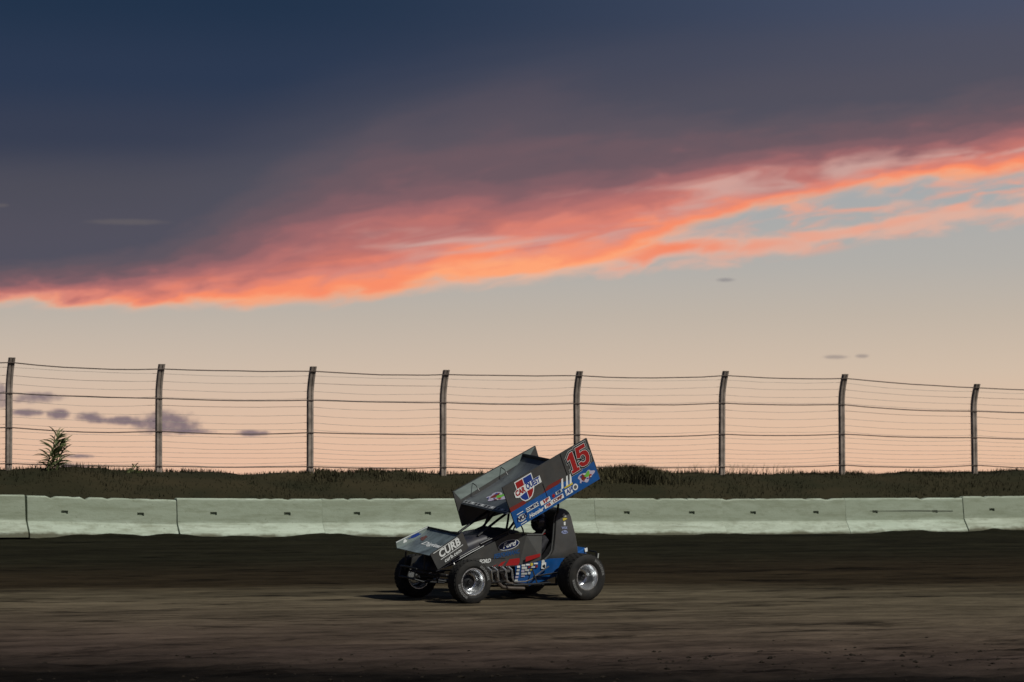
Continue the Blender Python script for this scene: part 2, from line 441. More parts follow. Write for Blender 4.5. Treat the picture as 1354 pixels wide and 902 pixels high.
def decal(name, fn, mesh, material, parent, at=(0, 0), h=0.004, rot=0.0, sx=1.0):
    """fn(a, b, h) puts sheet coordinates (right, up) on the panel, h in front of it"""
    vs, fs = mesh
    ca, sa = math.cos(rot), math.sin(rot)
    b = MB(); b.add([fn(at[0]+(x*sx)*ca-y*sa, at[1]+(x*sx)*sa+y*ca, h) for x, y, z in vs], fs)
    return b.build(name, material, parent, smooth=0)
def rect(w, h): return [(-w/2, -h/2), (w/2, -h/2), (w/2, h/2), (-w/2, h/2)]
def oval(rx, ry, n=28): return [(rx*math.cos(2*math.pi*k/n), ry*math.sin(2*math.pi*k/n)) for k in range(n)]
def blob(rx, ry, seed, n=22, amp=0.3):
    r = random.Random(seed); ph = [r.uniform(0, 6.28) for _ in range(4)]
    P = []
    for k in range(n):
        a = 2*math.pi*k/n
        f = 1+amp*(0.5*math.sin(2*a+ph[0])+0.5*math.sin(3*a+ph[1])+0.4*math.sin(5*a+ph[2])+0.3*math.sin(7*a+ph[3]))
        P.append((rx*f*math.cos(a), ry*f*math.sin(a)))
    return P

# smooth value noise for the terrain (numpy)
def vnoise(x, y, seed=0):
    r = np.random.default_rng(seed); tab = r.random((256, 256))
    xi = np.floor(x).astype(int); yi = np.floor(y).astype(int); fx = x-xi; fy = y-yi
    fx = fx*fx*(3-2*fx); fy = fy*fy*(3-2*fy)
    a = tab[xi % 256, yi % 256]; b = tab[(xi+1) % 256, yi % 256]; c = tab[xi % 256, (yi+1) % 256]; d = tab[(xi+1) % 256, (yi+1) % 256]
    return (a*(1-fx)+b*fx)*(1-fy)+(c*(1-fx)+d*fx)*fy - 0.5
def fbm(x, y, oct=4, seed=0, gain=0.5):
    t = 0; a = 1
    for k in range(oct): t = t + a*vnoise(x*2**k, y*2**k, seed+k); a *= gain
    return t

# ------------------------------------------------------------------ ground: the banked track runs along the wall line
WALL0 = Vector((0, 74, 0)); TD = Vector((0.8826, 0.4701, 0)); ND = Vector((0.4701, -0.8826, 0))   # along the wall, from the wall towards the infield
BANK = 0.0419; ZW = 1.368
def to_world(t, s): return WALL0 + TD*t + ND*s
def big_grid(name, ts, ss, zfn, material):
    T, S = np.meshgrid(ts, ss, indexing='ij'); Z = zfn(T, S)
    co = np.stack([T, -S, Z], -1).reshape(-1, 3).astype(np.float32)
    nt, ns = len(ts), len(ss)
    i = np.arange(nt-1)[:, None]*ns + np.arange(ns-1)[None, :]
    q = np.stack([i, i+1, i+ns+1, i+ns], -1).reshape(-1, 4)
    me = bpy.data.meshes.new(name)
    me.vertices.add(len(co)); me.vertices.foreach_set('co', co.ravel())
    me.loops.add(q.size); me.loops.foreach_set('vertex_index', q.ravel().astype(np.int32))
    me.polygons.add(len(q)); me.polygons.foreach_set('loop_start', np.arange(0, q.size, 4, dtype=np.int32))
    me.polygons.foreach_set('use_smooth', np.ones(len(q), dtype=bool))
    me.update(calc_edges=True); me.materials.append(material)
    o = bpy.data.objects.new(name, me); col.objects.link(o)
    # object frame: x along the track, y away from the infield, 0 at the wall
    o.matrix_world = Matrix(((TD.x, -ND.x, 0, WALL0.x), (TD.y, -ND.y, 0, WALL0.y), (0, 0, 1, 0), (0, 0, 0, 1)))
    return o
def spaced(a, b, step, far):
    core = np.arange(a, b+1e-6, step)
    left = a - np.cumsum(np.geomspace(step*2, 12, far)); right = b + np.cumsum(np.geomspace(step*2, 12, far))
    return np.concatenate([left[::-1], core, right])
def track_z(T, S):
    z = ZW - BANK*S
    z = 0.5*(z + np.sqrt(z*z + 0.004))                    # runs out into the flat infield
    # loose dirt thrown against the wall
    z = z + np.exp(-np.maximum(S, 0)/0.35)*(-0.01 + 0.11*np.maximum(fbm(T*0.7, S*0.2, 4, 40), -0.3)+0.05*np.clip((T-8)/6, 0, 1))
    # grooves and clods
    z = z + 0.010*fbm(T*0.5, S*2.4, 4, 5) + 0.012*fbm(T*2.0, S*3.2, 3, 9)
    rough = np.clip((S-23)/5, 0, 1)
    z = z + rough*(0.055*fbm(T*1.3, S*2.0, 4, 15, 0.6))
    sm = np.exp(-((T+1.0)**2/9 + (S-18)**2/9))
    # the rut across the foreground
    z = z - 0.05*np.exp(-((S-24.6-0.5*np.sin(T*0.25)-0.8*fbm(T*0.3, T*0+3, 2, 70))/0.25)**2)*np.clip(0.5+1.6*fbm(T*0.35, S*0+7, 2, 71), 0, 1)
    return z
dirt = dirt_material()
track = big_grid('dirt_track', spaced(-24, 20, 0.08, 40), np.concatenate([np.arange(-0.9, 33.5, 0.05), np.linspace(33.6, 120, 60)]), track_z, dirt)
tag(track, kind='structure')

soil = mat('grassy_soil', (.022, .023, .012), 0.95, var=0.5, scale=0.9, color2=(.044, .036, .019), bump=0.6, bscale=5, spec=0.1, stretch=(0.6, 1.4, 1))
def crest(T): return 2.72 + 0.10*fbm(T*0.22, T*0+1.3, 3, 51) + 0.05*np.clip((T-7)/4, 0, 1)
def berm_z(T, S):
    u = np.clip((-S-0.75)/2.6, 0, 1); up = u*u*(3-2*u)*0.55+u*0.45
    back = np.clip((-S-4.6)/9, 0, 1); back = back*back*(3-2*back)
    z = 1.30 + (crest(T)-1.30)*up
    z = z*(1-back) + (-0.1)*back
    return z + (0.09*fbm(T*0.8, S*1.4, 4, 61)+0.03*fbm(T*4, S*4, 2, 66))*np.clip((-S-0.8)/0.6, 0, 1)
berm = big_grid('berm', spaced(-17, 21, 0.15, 34), np.concatenate([np.linspace(-14, -5, 30), np.arange(-4.9, -0.45, 0.1)]), berm_z, soil)
tag(berm, kind='structure')
gm = mat('far_ground', (.03, .032, .018), 0.95, var=0.4, scale=0.02, spec=0.1)
g = MB(); g.grid(lambda u, v: ((u-0.5)*12000, (v-0.5)*12000, -0.12), 24, 24)
tag(g.build('ground', gm, smooth=0), kind='structure')

# ------------------------------------------------------------------ concrete wall: one barrier after another
concrete = concrete_material()
hole_mat = mat('hole_shadow_concrete', (.06, .06, .05), 0.95)
BL = 3.31
PROF = [(0.32, 0.0), (0.315, 0.09), (0.135, 0.35), (0.085, 0.84), (0.07, 0.86)]         # half width, height of the track face
def barrier(idx, t0, zl, zr):
    L_ = BL-(0.045 if idx == 0 else 0.008)
    r = random.Random(idx*13+5)
    o = to_world(t0+BL/2, -0.36)
    zc = (zl+zr)/2 - 0.86
    M = Matrix(((TD.x, -ND.x, 0, o.x), (TD.y, -ND.y, 0, o.y), (0, 0, 1, zc), (0, 0, 0, 1)))
    tilt = math.atan2(zr-zl, BL)
    b = MB()
    us = [-L_/2, -L_/2+0.03] + [x for k in (-1, 1) for x in (k*L_*0.255-0.075, k*L_*0.255+0.075)] + [L_/2-0.03, L_/2]
    us = sorted(us + list(np.linspace(-L_/2+0.15, L_/2-0.15, 25)))
    # remove samples falling inside the pockets
    hc = [-L_*0.255, L_*0.255]
    us = [u for u in us if not any(abs(u-h) < 0.07 for h in hc)]
    rows = [(-0.32, 0.0), (-0.315, 0.09), (-0.135, 0.35), (-0.121, 0.51), (-0.115, 0.575), (-0.085, 0.83), (-0.06, 0.86), (0.06, 0.86), (0.085, 0.83), (0.135, 0.35), (0.315, 0.09), (0.32, 0.0)]
    vs = []; fs = []
    for i, u in enumerate(us):
        chip = 0.02*max(0, r.gauss(0, 1)) if r.random() < 0.45 else 0
        end = 0.005 if i in (0, len(us)-1) else 0
        for j, (y, z) in enumerate(rows):
            yy = y*(1-end*4); zz = z
            if 5 <= j <= 8: zz -= chip + end
            vs.append((u + (r.uniform(-0.003, 0.003) if end else 0), yy, zz))
    n = len(rows)
    for i in range(len(us)-1):
        for j in range(n-1):
            if j == 3 and any(us[i] < h < us[i+1] for h in hc):
                a, b_, c, d = i*n+j, (i+1)*n+j, (i+1)*n+j+1, i*n+j+1
                o_ = len(vs)
                for k in (a, b_, c, d): vs.append((vs[k][0], vs[k][1]+0.05, vs[k][2]))
                q = (a, b_, c, d)
                for k in range(4): fs.append((q[k], q[(k+1) % 4], o_+(k+1) % 4, o_+k))
                fs.append((o_, o_+1, o_+2, o_+3))
                continue
            fs.append((i*n+j, (i+1)*n+j, (i+1)*n+j+1, i*n+j+1))
    fs.append(tuple(range(n))); fs.append(tuple((len(us)-1)*n+k for k in range(n)))
    b.add(vs, fs)
    me = b.build('concrete_barrier', concrete, None, smooth=25)
    me.matrix_world = M @ Matrix.Rotation(-tilt, 4, 'Y') @ Matrix.Rotation(R(r.uniform(-0.5, 0.5)), 4, 'Z')
    if idx == 6:
        q = MB(); q.add([(-1.0, -0.117-0.003, 0.555), (1.35, -0.119-0.003, 0.535), (1.35, -0.117-0.003, 0.56), (0.2, -0.117-0.003, 0.572), (-1.0, -0.116-0.003, 0.562)], [(0, 1, 2, 3, 4)])
        q.build('scrape', mat('dark_scrape', (.09, .10, .07), 0.9, var=0.4, scale=14), me, smooth=0)
    return me
SEG = [(-2, 2.25, 2.24), (-1, 2.24, 2.235), (0, 2.222, 2.128), (1, 2.165, 2.142), (2, 2.15, 2.148), (3, 2.155, 2.15), (4, 2.15, 2.14), (5, 2.135, 2.142), (6, 2.148, 2.155), (7, 2.185, 2.20), (8, 2.19, 2.20), (9, 2.20, 2.20)]
special = {0: 'pale concrete barrier segment whose top slopes down, below the tall leafy weed',
           1: 'pale concrete barrier segment beyond the open joint where the wall top steps up',
           2: 'pale concrete barrier segment ending behind the front wing of the race car',
           3: 'pale concrete barrier segment mostly hidden behind the race car and its top wing',
           4: 'pale concrete barrier segment starting behind the tail of the race car',
           6: 'grimy concrete barrier segment with a long dark scrape line across its face',
           7: 'pale concrete barrier segment standing a little proud of the scraped segment'}
for k, zl, zr in SEG:
    o = barrier(k, -11.04+k*BL, zl, zr)
    tag(o, special.get(k, 'pale concrete barrier segment with two small dark holes in the level wall'), 'barrier', 'concrete barriers along the track')

# ------------------------------------------------------------------ catch fence on the berm
fence_s = -3.53
posts = [(-17.2, 5.16, 2.76), (-13.7, 5.16, 2.76), (-10.23, 5.14, 2.75), (-6.81, 5.06, 2.71), (-3.20, 5.07, 2.71), (0.11, 5.05, 2.71), (3.59, 5.08, 2.72),
         (7.51, 5.15, 2.74), (10.91, 5.13, 2.80), (14.82, 4.95, 2.82), (18.3, 4.95, 2.82), (21.8, 4.95, 2.80)]
steel = mat('weathered_steel', (.30, .245, .205), 0.8, 0.0, var=0.35, scale=6, spec=0.3)
cablem = mat('rusty_cable', (.13, .10, .085), 0.7, 0.2, var=0.3, scale=3, spec=0.2)
wirem = mat('dull_wire', (.50, .43, .37), 0.6, 0.0, var=0.3, scale=3, spec=0.3)
fence = empty('catch_fence', Matrix.Translation(to_world(0, fence_s) + Vector((0, 0, 2.7))))
tag(fence, 'tall catch fence of bent steel posts and horizontal wires along the berm', 'fence')
fo = fence.matrix_world.translation.copy()
def post_curve(t, top, bot, f):
    """point on a post at height fraction f: straight shaft, the upper part bent towards the track"""
    z = bot + (top-bot)*f
    out = 0.17*max(0, (f-0.72)/0.28)**1.7
    return to_world(t, fence_s+out) + Vector((0, 0, z)) - fo
for (t, top, bot) in posts:
    r = random.Random(int(t*100)); lean = r.uniform(-0.03, 0.03)
    b = MB(); rings = []
    F = [-0.25, 0.0, 0.2, 0.4, 0.6, 0.7, 0.76, 0.82, 0.88, 0.94, 1.0]
    for f in F:
        p = post_curve(t, top, bot, f) + TD*lean*f
        w, dth = 0.062, 0.05
        ring = []
        for (a, c) in ((-1, -1), (-0.25, -1), (-0.25, -0.75), (0.25, -0.75), (0.25, -1), (1, -1), (1, 1), (-1, 1)):
            ring.append(tuple(p + TD*(a*w) + ND*(-c*dth)))
        rings.append(ring)
    b.loft(rings)
    b.build('post', steel, fence, smooth=30)
# heights of the wires as a fraction of a post, four thick cables and the graded mesh wires between
cables = [0.955, 0.685, 0.38, 0.06]
wires = [0.915, 0.845, 0.77, 0.70, 0.625, 0.545, 0.475, 0.41, 0.345, 0.29, 0.235, 0.19, 0.145, 0.108, 0.078]
def wire_path(f, seed, sagk, off=0.06):
    r = random.Random(seed); P = []
    for i in range(len(posts)-1):
        a = post_curve(*posts[i], f); c = post_curve(*posts[i+1], f)
        sag = sagk*r.uniform(0.2, 1.0)
        for k in range(6):
            u = k/6
            P.append(a.lerp(c, u) + ND*off + Vector((0, 0, -sag*4*u*(1-u) + (r.uniform(-.006, .006) if k else 0))))
    P.append(post_curve(*posts[-1], f) + ND*off)
    return P
for i, f in enumerate(cables):
    MB().tube(wire_path(f, 100+i, 0.06), 0.012, 6).build('cable', cablem, fence)
for i, f in enumerate(wires):
    MB().tube(wire_path(f, 200+i, 0.07, -0.058), 0.0045, 5).build('wire', wirem, fence)

# ------------------------------------------------------------------ weeds and grass on the berm
leafm = mat('weed_leaf', (.12, .14, .05), 0.6, var=0.4, scale=9, spec=0.3)
drym = mat('dry_grass', (.066, .058, .030), 0.8, var=0.5, scale=2.5, spec=0.15)
grassm = mat('berm_grass', (.022, .025, .012), 0.85, color2=(.044, .037, .019), scale=0.7, spec=0.15, stretch=(0.5, 1, 1))
def bz(t, s): return float(berm_z(np.array([t], dtype=float), np.array([s], dtype=float))[0])
def leaf(b, base, d, length, width, droop, n=6):
    side = d.cross(Vector((random.uniform(-0.4, 0.4), -1, random.uniform(-0.5, 0.5)))).normalized()
    vs = []; fs = []; p = base.copy(); v = d.copy()
    for k in range(n+1):
        u = k/n; w = width*math.sin(math.pi*(0.12+0.88*u))**0.8*(1 if k < n else 0.05)
        fold = Vector((0, 0, 0.25*w))
        vs += [tuple(p-side*w+fold), tuple(p), tuple(p+side*w+fold)]
        p = p + v*(length/n); v = (v + Vector((0, 0, -droop/n))).normalized()
    for k in range(n):
        a = 3*k; fs += [(a, a+1, a+4, a+3), (a+1, a+2, a+5, a+4)]
    b.add(vs, fs)
def tall_weed(t, s, H, nleaf, seed, label, spread=0.34):
    r = random.Random(seed); z0 = bz(t, s)
    base = to_world(t, s) + Vector((0, 0, z0-0.03))
    e = empty('tall_weed', Matrix.Translation(base)); tag(e, label, 'weed')
    sway = Vector((0.10, 0, 0))
    for (ox, hk, nk) in ((0, 1.0, nleaf), (0.09, 0.72, nleaf//2), (-0.08, 0.55, nleaf//3)):
        h_ = H*hk; o3 = Vector((ox, ox*0.5, 0))
        MB().tube([tuple(o3), tuple(o3+sway*0.15+Vector((0, 0, h_*0.4))), tuple(o3+sway*0.5+Vector((0, 0, h_*0.75))), tuple(o3+sway+Vector((0, 0, h_*0.92)))], [0.017, 0.014, 0.010, 0.004], 6).build('stem', leafm, e)
        for k in range(nk):
            u = 0.05+0.93*((k+r.random())/nk)**0.9
            a = r.gauss(0.1, 0.75) if r.random() < 0.70 else math.pi+r.gauss(0, 0.6)
            d = Vector((math.cos(a), 0.8*math.sin(a), r.uniform(0.35, 0.9)+0.9*u)).normalized()
            b = MB(); leaf(b, o3 + sway*u*u + Vector((r.uniform(-.03, .03), r.uniform(-.03, .03), h_*0.80*u)), d, spread*(1.1-0.35*u)*r.uniform(0.55, 1.3), 0.0155*r.uniform(0.7, 1.3), r.uniform(0.7, 2.0))
            b.build('leaf', leafm, e, smooth=60)
tall_weed(-9.36, -3.25, 0.98, 48, 3, 'tall leafy green weed with arching leaves growing by the fence', 0.42)
tall_weed(-7.55, -3.3, 0.24, 7, 8, 'knee-high leafy weed sprouting on the berm beside a fence post', 0.16)

def grass_mesh(name, spots, material, w=0.007):
    """spots: (t, s, height, lean direction); every blade a bent, pointed sliver"""
    vs = []; fs = []
    r = random.Random(len(spots))
    for (t, s, z, hgt) in spots:
        p = to_world(t, s); a = r.uniform(0, 6.28); bx, by = math.cos(a), math.sin(a); ln = r.uniform(0.1, 0.75)*hgt
        la = r.uniform(0, 6.28); lx, ly = math.cos(la)*ln, math.sin(la)*ln; o = len(vs); ww = w*r.uniform(0.7, 1.5)
        vs += [(p.x-bx*ww, p.y-by*ww, z-0.02), (p.x+bx*ww, p.y+by*ww, z-0.02), (p.x+bx*ww*0.7+lx*0.35, p.y+by*ww*0.7+ly*0.35, z+hgt*0.6), (p.x-bx*ww*0.7+lx*0.35, p.y-by*ww*0.7+ly*0.35, z+hgt*0.6), (p.x+lx, p.y+ly, z+hgt)]
        fs += [(o, o+1, o+2, o+3), (o+3, o+2, o+4)]
    me = bpy.data.meshes.new(name); me.from_pydata(vs, [], fs); me.update(); me.materials.append(material)
    ob = bpy.data.objects.new(name, me); col.objects.link(ob); return ob
NG = 30000
T_ = rng.uniform(-17, 22, NG); S_ = -0.75 - 3.6*rng.random(NG)**0.8
dens = fbm(T_*0.5, S_*1.2, 3, 81) + 0.5
keep = rng.random(NG) < 0.25+0.9*dens
T_, S_, dens = T_[keep], S_[keep], dens[keep]
Z_ = berm_z(T_, S_)
H_ = (0.02+0.07*rng.random(len(T_)))*(0.5+dens)
tag(grass_mesh('grass', list(zip(T_.tolist(), S_.tolist(), Z_.tolist(), H_.tolist())), grassm), 'low dry grass covering the dirt berm', 'grass', kind='stuff')
# taller fringe along the crest, thicker in a few places
NF = 5200
T_ = rng.uniform(-17, 22, NF); S_ = -3.3 - 0.9*rng.random(NF)
pat = np.clip(fbm(T_*0.35, T_*0+2, 3, 91)*2.2+0.25, 0, 1)*np.clip((T_+1)/9, 0.12, 1)
keep = rng.random(NF) < 0.15+0.75*pat
T_, S_, pat = T_[keep], S_[keep], pat[keep]; Z_ = berm_z(T_, S_)
H_ = 0.03+0.30*pat*rng.random(len(T_))**2
tag(grass_mesh('tall_grass', list(zip(T_.tolist(), S_.tolist(), Z_.tolist(), H_.tolist())), drym, 0.005), 'thin taller grass standing along the crest of the berm', 'grass', kind='stuff')
def clump(t, s, wt, hgt, n, seed, label):
    r = np.random.default_rng(seed); tt = t+wt*np.clip(r.normal(0, 0.42, n), -1, 1); ss = s+r.uniform(-0.5, 0.5, n)
    zz = berm_z(tt, ss); hh = hgt*(1-0.75*np.abs((tt-t)/wt)**1.5)*r.uniform(0.45, 1.05, n)
    o = grass_mesh('grass_clump', list(zip((tt-0).tolist(), ss.tolist(), zz.tolist(), hh.tolist())), drym, 0.010)
    tag(o, label, 'grass clump', kind='stuff')
clump(4.9, -3.2, 1.4, 0.27, 2600, 1, 'wide thick clump of dry grass on the berm crest behind the race car')
clump(-3.0, -3.3, 0.7, 0.13, 400, 2, 'small clump of dry grass around the foot of a fence post')
clump(-1.75, -3.3, 0.4, 0.13, 220, 3, 'narrow tuft of green grass on the berm crest between two fence posts')
clump(-0.9, -3.3, 0.35, 0.11, 160, 4, 'little rounded tuft of grass beside a dip in the berm crest')

# loose clods in the churned-up foreground
cl = MB()
for k in range(700):
    t = random.uniform(-23, -3); s = random.choice((random.uniform(26, 33), random.uniform(27.5, 33), random.uniform(28, 33)))
    p = (t, s); z = float(track_z(np.array([t]), np.array([s]))[0]); rr = random.choice((0.010, 0.014, 0.018, 0.028))*random.uniform(0.6, 1.2)
    if s < 24: rr = min(rr, 0.016)
    w = to_world(t, s); a0 = random.uniform(0, 6.28)
    vs = [(w.x, w.y, z+rr*random.uniform(0.7, 1.1))]
    for q in range(5):
        a = a0+q*1.2566; f = random.uniform(0.8, 1.3)*rr; vs.append((w.x+math.cos(a)*f*1.3, w.y+math.sin(a)*f, z+rr*random.uniform(-0.1, 0.5)))
    for q in range(5):
        a = a0+q*1.2566+0.5; f = rr; vs.append((w.x+math.cos(a)*f, w.y+math.sin(a)*f, z-rr*0.6))
    cl.add(vs, [(0, 1+q, 1+(q+1) % 5) for q in range(5)] + [(1+q, 6+q, 6+(q+1) % 5, 1+(q+1) % 5) for q in range(5)])
clod = mat('loose_clay', (.024, .019, .014), 0.95, var=0.4, scale=1.5, spec=0.1)
tag(cl.build('dirt_clods', clod, smooth=0), 'loose dark clay clods strewn over the near side of the track', 'dirt', kind='stuff')

# ------------------------------------------------------------------ the sprint car
O = Vector((-0.22318718, 53.60706711, 0.63080879)); fw = Vector((-0.80914489, -0.58758055, -0.00580033)); lf = Vector((0.58727943, -0.80832079, -0.04147727)); up = Vector((0.01968272, -0.03696754, 0.99912261))
O = O - up*0.010
CM = Matrix(((fw.x, lf.x, up.x, O.x), (fw.y, lf.y, up.y, O.y), (fw.z, lf.z, up.z, O.z), (0, 0, 0, 1)))
car = empty('sprint_car', CM)
tag(car, 'winged open-wheel dirt race car numbered 15, grey and blue, sliding on the clay', 'race car')
ROLL = R(-3.0); cR, sR = math.cos(ROLL), math.sin(ROLL)
def B(x, y, z):            # body frame: the sprung body leans on its wheels
    return (x, y*cR-(z-0.4)*sR, 0.4+y*sR+(z-0.4)*cR)
def body(): return MB(B)

grey = mat('satin_grey_paint', (.085, .085, .083), 0.42, 0.25, var=0.15, scale=5, coat=0.1, dust=0.3)
grey2 = mat('light_grey_paint', (.125, .128, .125), 0.45, 0.2, var=0.12, scale=5, coat=0.1, dust=0.35)
silver = mat('brushed_panel', (.27, .32, .30), 0.42, 0.25, var=0.18, scale=3, stretch=(1, 1, 4))
navy = mat('dark_navy_paint', (.020, .021, .032), 0.5, 0.0, var=0.3, scale=4, coat=0.0, dust=0.35)
blue = mat('blue_paint', (.008, .092, .32), 0.4, 0.0, var=0.2, scale=6, coat=0.15, dust=0.25)
red = mat('red_print', (.36, .014, .014), 0.45)
dred = mat('dark_red_print', (.20, .022, .016), 0.5)
white = mat('white_print', (.80, .82, .80), 0.45)
offw = mat('off_white_print', (.62, .64, .60), 0.5)
blk = mat('black_print', (.008, .008, .009), 0.5)
lblue = mat('deep_blue_print', (.012, .045, .26), 0.45)
nblue = mat('navy_print', (.006, .016, .085), 0.4)
green = mat('lime_print', (.16, .48, .06), 0.5)
pink = mat('pale_pink_print', (.50, .46, .58), 0.5)
yellow = mat('yellow_print', (.62, .50, .05), 0.5)
black = mat('black_powdercoat', (.012, .012, .013), 0.4, 0.0, var=0.2, scale=12)
chrome = mat('polished_alloy', (.80, .82, .84), 0.27, 0.85, var=0.08, scale=20)
dull = mat('dull_alloy', (.26, .255, .25), 0.45, 0.8, var=0.2, scale=15)
rubber = mat('dusty_rubber', (.016, .016, .016), 0.75, color2=(.034, .031, .027), scale=9, spec=0.25)
print_grey = mat('worn_tyre_print', (.17, .17, .165), 0.7)
suit = mat('black_race_suit', (.016, .015, .020), 0.8, var=0.3, scale=20)
visor = mat('dark_visor', (.01, .01, .015), 0.12, 0.0, coat=0.6)

# --- wheels
def arc_text(fn_c, txt, radius, size, a0, sgn=1):
    vs, fs = flat_mesh('text', txt, size, bold=size*0.02, spacing=1.25)
    return [fn_c(radius+y, a0 - x/radius) for x, y, z in vs], fs
def wheel(cx, cy, r, w, rim_r, outer, dish, hub_r, steer=0.0, tread=True, letters=True, camber=0.0):
    """outer = +1 for wheels on the driver's left; y runs along the axle"""
    Mw = Matrix.Translation((cx, cy, r)) @ Matrix.Rotation(steer, 4, 'Z') @ Matrix.Rotation(camber, 4, 'X')
    xf = lambda x, y, z: tuple(Mw @ Vector((x, y*outer, z)))
    h = w/2
    # rim: barrel, lips, dished centre
    b = MB(xf)
    prof = [(rim_r*0.93, -h*0.80), (rim_r*1.06, -h*0.82), (rim_r*1.06, -h*0.76), (rim_r*0.86, -h*0.6), (rim_r*0.80, h*0.2), (rim_r*0.92, h*0.62), (rim_r*1.07, h*0.80), (rim_r*1.07, h*0.90), (rim_r*0.985, h*0.905),
            (rim_r*0.955, h*0.86), (rim_r*0.86, h*0.86-dish*0.30), (rim_r*0.80, h*0.86-dish*0.62), (rim_r*0.70, h*0.86-dish*0.92), (rim_r*0.60, h*0.86-dish), (hub_r, h*0.86-dish*1.02), (0.001, h*0.86-dish*1.02)]
    b.lathe(prof, (0, 0, 0), 44)
    root = b.build('wheel', chrome, car, smooth=40)
    t = MB(xf)
    sh = r*0.965
    tp = [(rim_r*1.0, -h*0.82), (rim_r*1.12, -h*0.93), (r*0.74, -h*1.02), (r*0.86, -h*1.0), (sh, -h*0.86), (r*0.993, -h*0.6), (r, -h*0.2), (r, h*0.2), (r*0.993, h*0.6), (sh, h*0.86), (r*0.86, h*1.0), (r*0.74, h*1.02), (rim_r*1.12, h*0.93), (rim_r*1.0, h*0.82)]
    t.lathe(tp, (0, 0, 0), 56)
    t.build('tyre', rubber, root, smooth=30)
    # tread blocks
    if tread:
        tb = MB(xf); nb = 30
        for q in range(nb):
            for j, yc in enumerate((-0.62, -0.21, 0.21, 0.62)):
                a = 2*math.pi*(q+0.5*(j % 2))/nb; da = 2*math.pi/nb*0.36; rr = r*0.992
                vs = []
                for rad in (rr-0.01, rr+0.006):
                    for (aa, yy) in ((a-da, yc*h-0.16*h), (a+da, yc*h-0.16*h), (a+da, yc*h+0.16*h), (a-da, yc*h+0.16*h)):
                        vs.append((rad*math.cos(aa), yy, rad*math.sin(aa)))
                tb.add(vs, [(4, 5, 6, 7), (0, 1, 5, 4), (1, 2, 6, 5), (2, 3, 7, 6), (3, 0, 4, 7)])
        tag(tb.build('tread_blocks', rubber, root, smooth=0), kind='stuff')
    # hub, bead-lock ring and bolts
    hb = MB(xf); hb.lathe([(hub_r, h*0.86-dish*1.05), (hub_r, h*0.86-dish*0.86), (hub_r*0.8, h*0.86-dish*0.8), (hub_r*0.36, h*0.86-dish*0.72), (hub_r*0.34, h*0.86-dish*0.45), (hub_r*0.2, h*0.86-dish*0.42), (0.001, h*0.86-dish*0.42)], (0, 0, 0), 26)
    for k in range(6):
        a = k*math.pi/3; x, z = hub_r*0.66*math.cos(a), hub_r*0.66*math.sin(a)
        hb.lathe([(0.011, h*0.86-dish*0.85), (0.011, h*0.86-dish*0.74), (0.001, h*0.86-dish*0.73)], (x, 0, z), 6)
    hb.build('hub', black, root, smooth=40)
    bl = MB(xf)
    for k in range(16):
        a = k*math.pi/8; bl.lathe([(0.008, h*0.89), (0.008, h*0.935), (0.001, h*0.936)], (rim_r*1.025*math.cos(a), 0, rim_r*1.025*math.sin(a)), 6)
    tag(bl.build('rim_bolts', dull, root, smooth=0), kind='stuff')
    if letters:
        for a0 in (R(35), R(215)):
            lb = MB(xf)
            def ft(rad, a):
                rad2 = rad; off = h*1.025+0.002
                return (rad2*math.cos(-a+0)*outer, off, rad2*math.sin(-a))
            vs, fs = flat_mesh('text', 'HOOSIER', r*0.155, bold=0.004, spacing=1.35)
            out = []
            for x, y, z in vs:
                rad = r*0.79+y; ang = a0 - x/(r*0.79)
                out.append((rad*math.cos(ang)*(-1 if outer > 0 else 1), h*1.022+0.003, rad*math.sin(ang)))
            lb.add(out, fs); lb.build('lettering', print_grey, root, smooth=0)
    return root
wheel(1.07, 0.73, 0.333, 0.25, 0.20, 1, 0.15, 0.105, steer=R(-3))
wheel(1.07, -0.73, 0.333, 0.25, 0.20, -1, 0.10, 0.092, steer=R(-3), letters=False)
wheel(-1.075, 0.74, 0.366, 0.36, 0.195, 1, 0.19, 0.085)
wheel(-1.075, -0.80, 0.42, 0.44, 0.195, -1, 0.10, 0.085, letters=False)

# --- top wing
TH = R(26.0)
WFT = (0.48, 1.81)                                     # front top corner of the left board
WL, WH = 1.765, 0.715
def boardL(a, b, h):                                   # a rearwards along the top edge, b measured up from it (negative is down)
    return B(WFT[0]-a*math.cos(TH)+b*math.sin(TH), 0.655+h, WFT[1]+a*math.sin(TH)+b*math.cos(TH))
def plate(pts, y0, y1):
    b = MB(); n = len(pts)
    b.add([B(x, y0, z) for x, z in pts]+[B(x, y1, z) for x, z in pts], [tuple(range(n)), tuple(range(2*n-1, n-1, -1))]+[(i, i+n, (i+1) % n+n, (i+1) % n) for i in range(n)])
    return b
def wpt(a, b): return (WFT[0]-a*math.cos(TH)+b*math.sin(TH), WFT[1]+a*math.sin(TH)+b*math.cos(TH))
SBL = plate([wpt(0, 0), wpt(WL, 0), wpt(WL, -WH), wpt(0, -WH)], 0.63, 0.653).build('top_wing_sideboard', grey, car, smooth=0)
SBL['label'] = 'left wing sideboard carrying the large number'
dl = lambda name, mesh, m_, at, h=0.004, rot=0.0, sx=1.0: decal(name, boardL, mesh, m_, SBL, at, h, rot, sx)
P = lambda polys, off=0.0: flat_mesh('poly', polys, offset=off)
TX = lambda t, s, bold=0.0, shear=0.0, sp=1.0: flat_mesh('text', t, s, bold=bold, shear=shear, spacing=sp)
dl('blue_stripe', P([[(0, -WH+0.002), (WL, -WH+0.002), (WL, -0.40), (1.28, -0.43), (1.22, -0.47), (1.05, -0.43), (0.72, -0.43), (0, -0.43)]]), blue, (0, 0), 0.001)
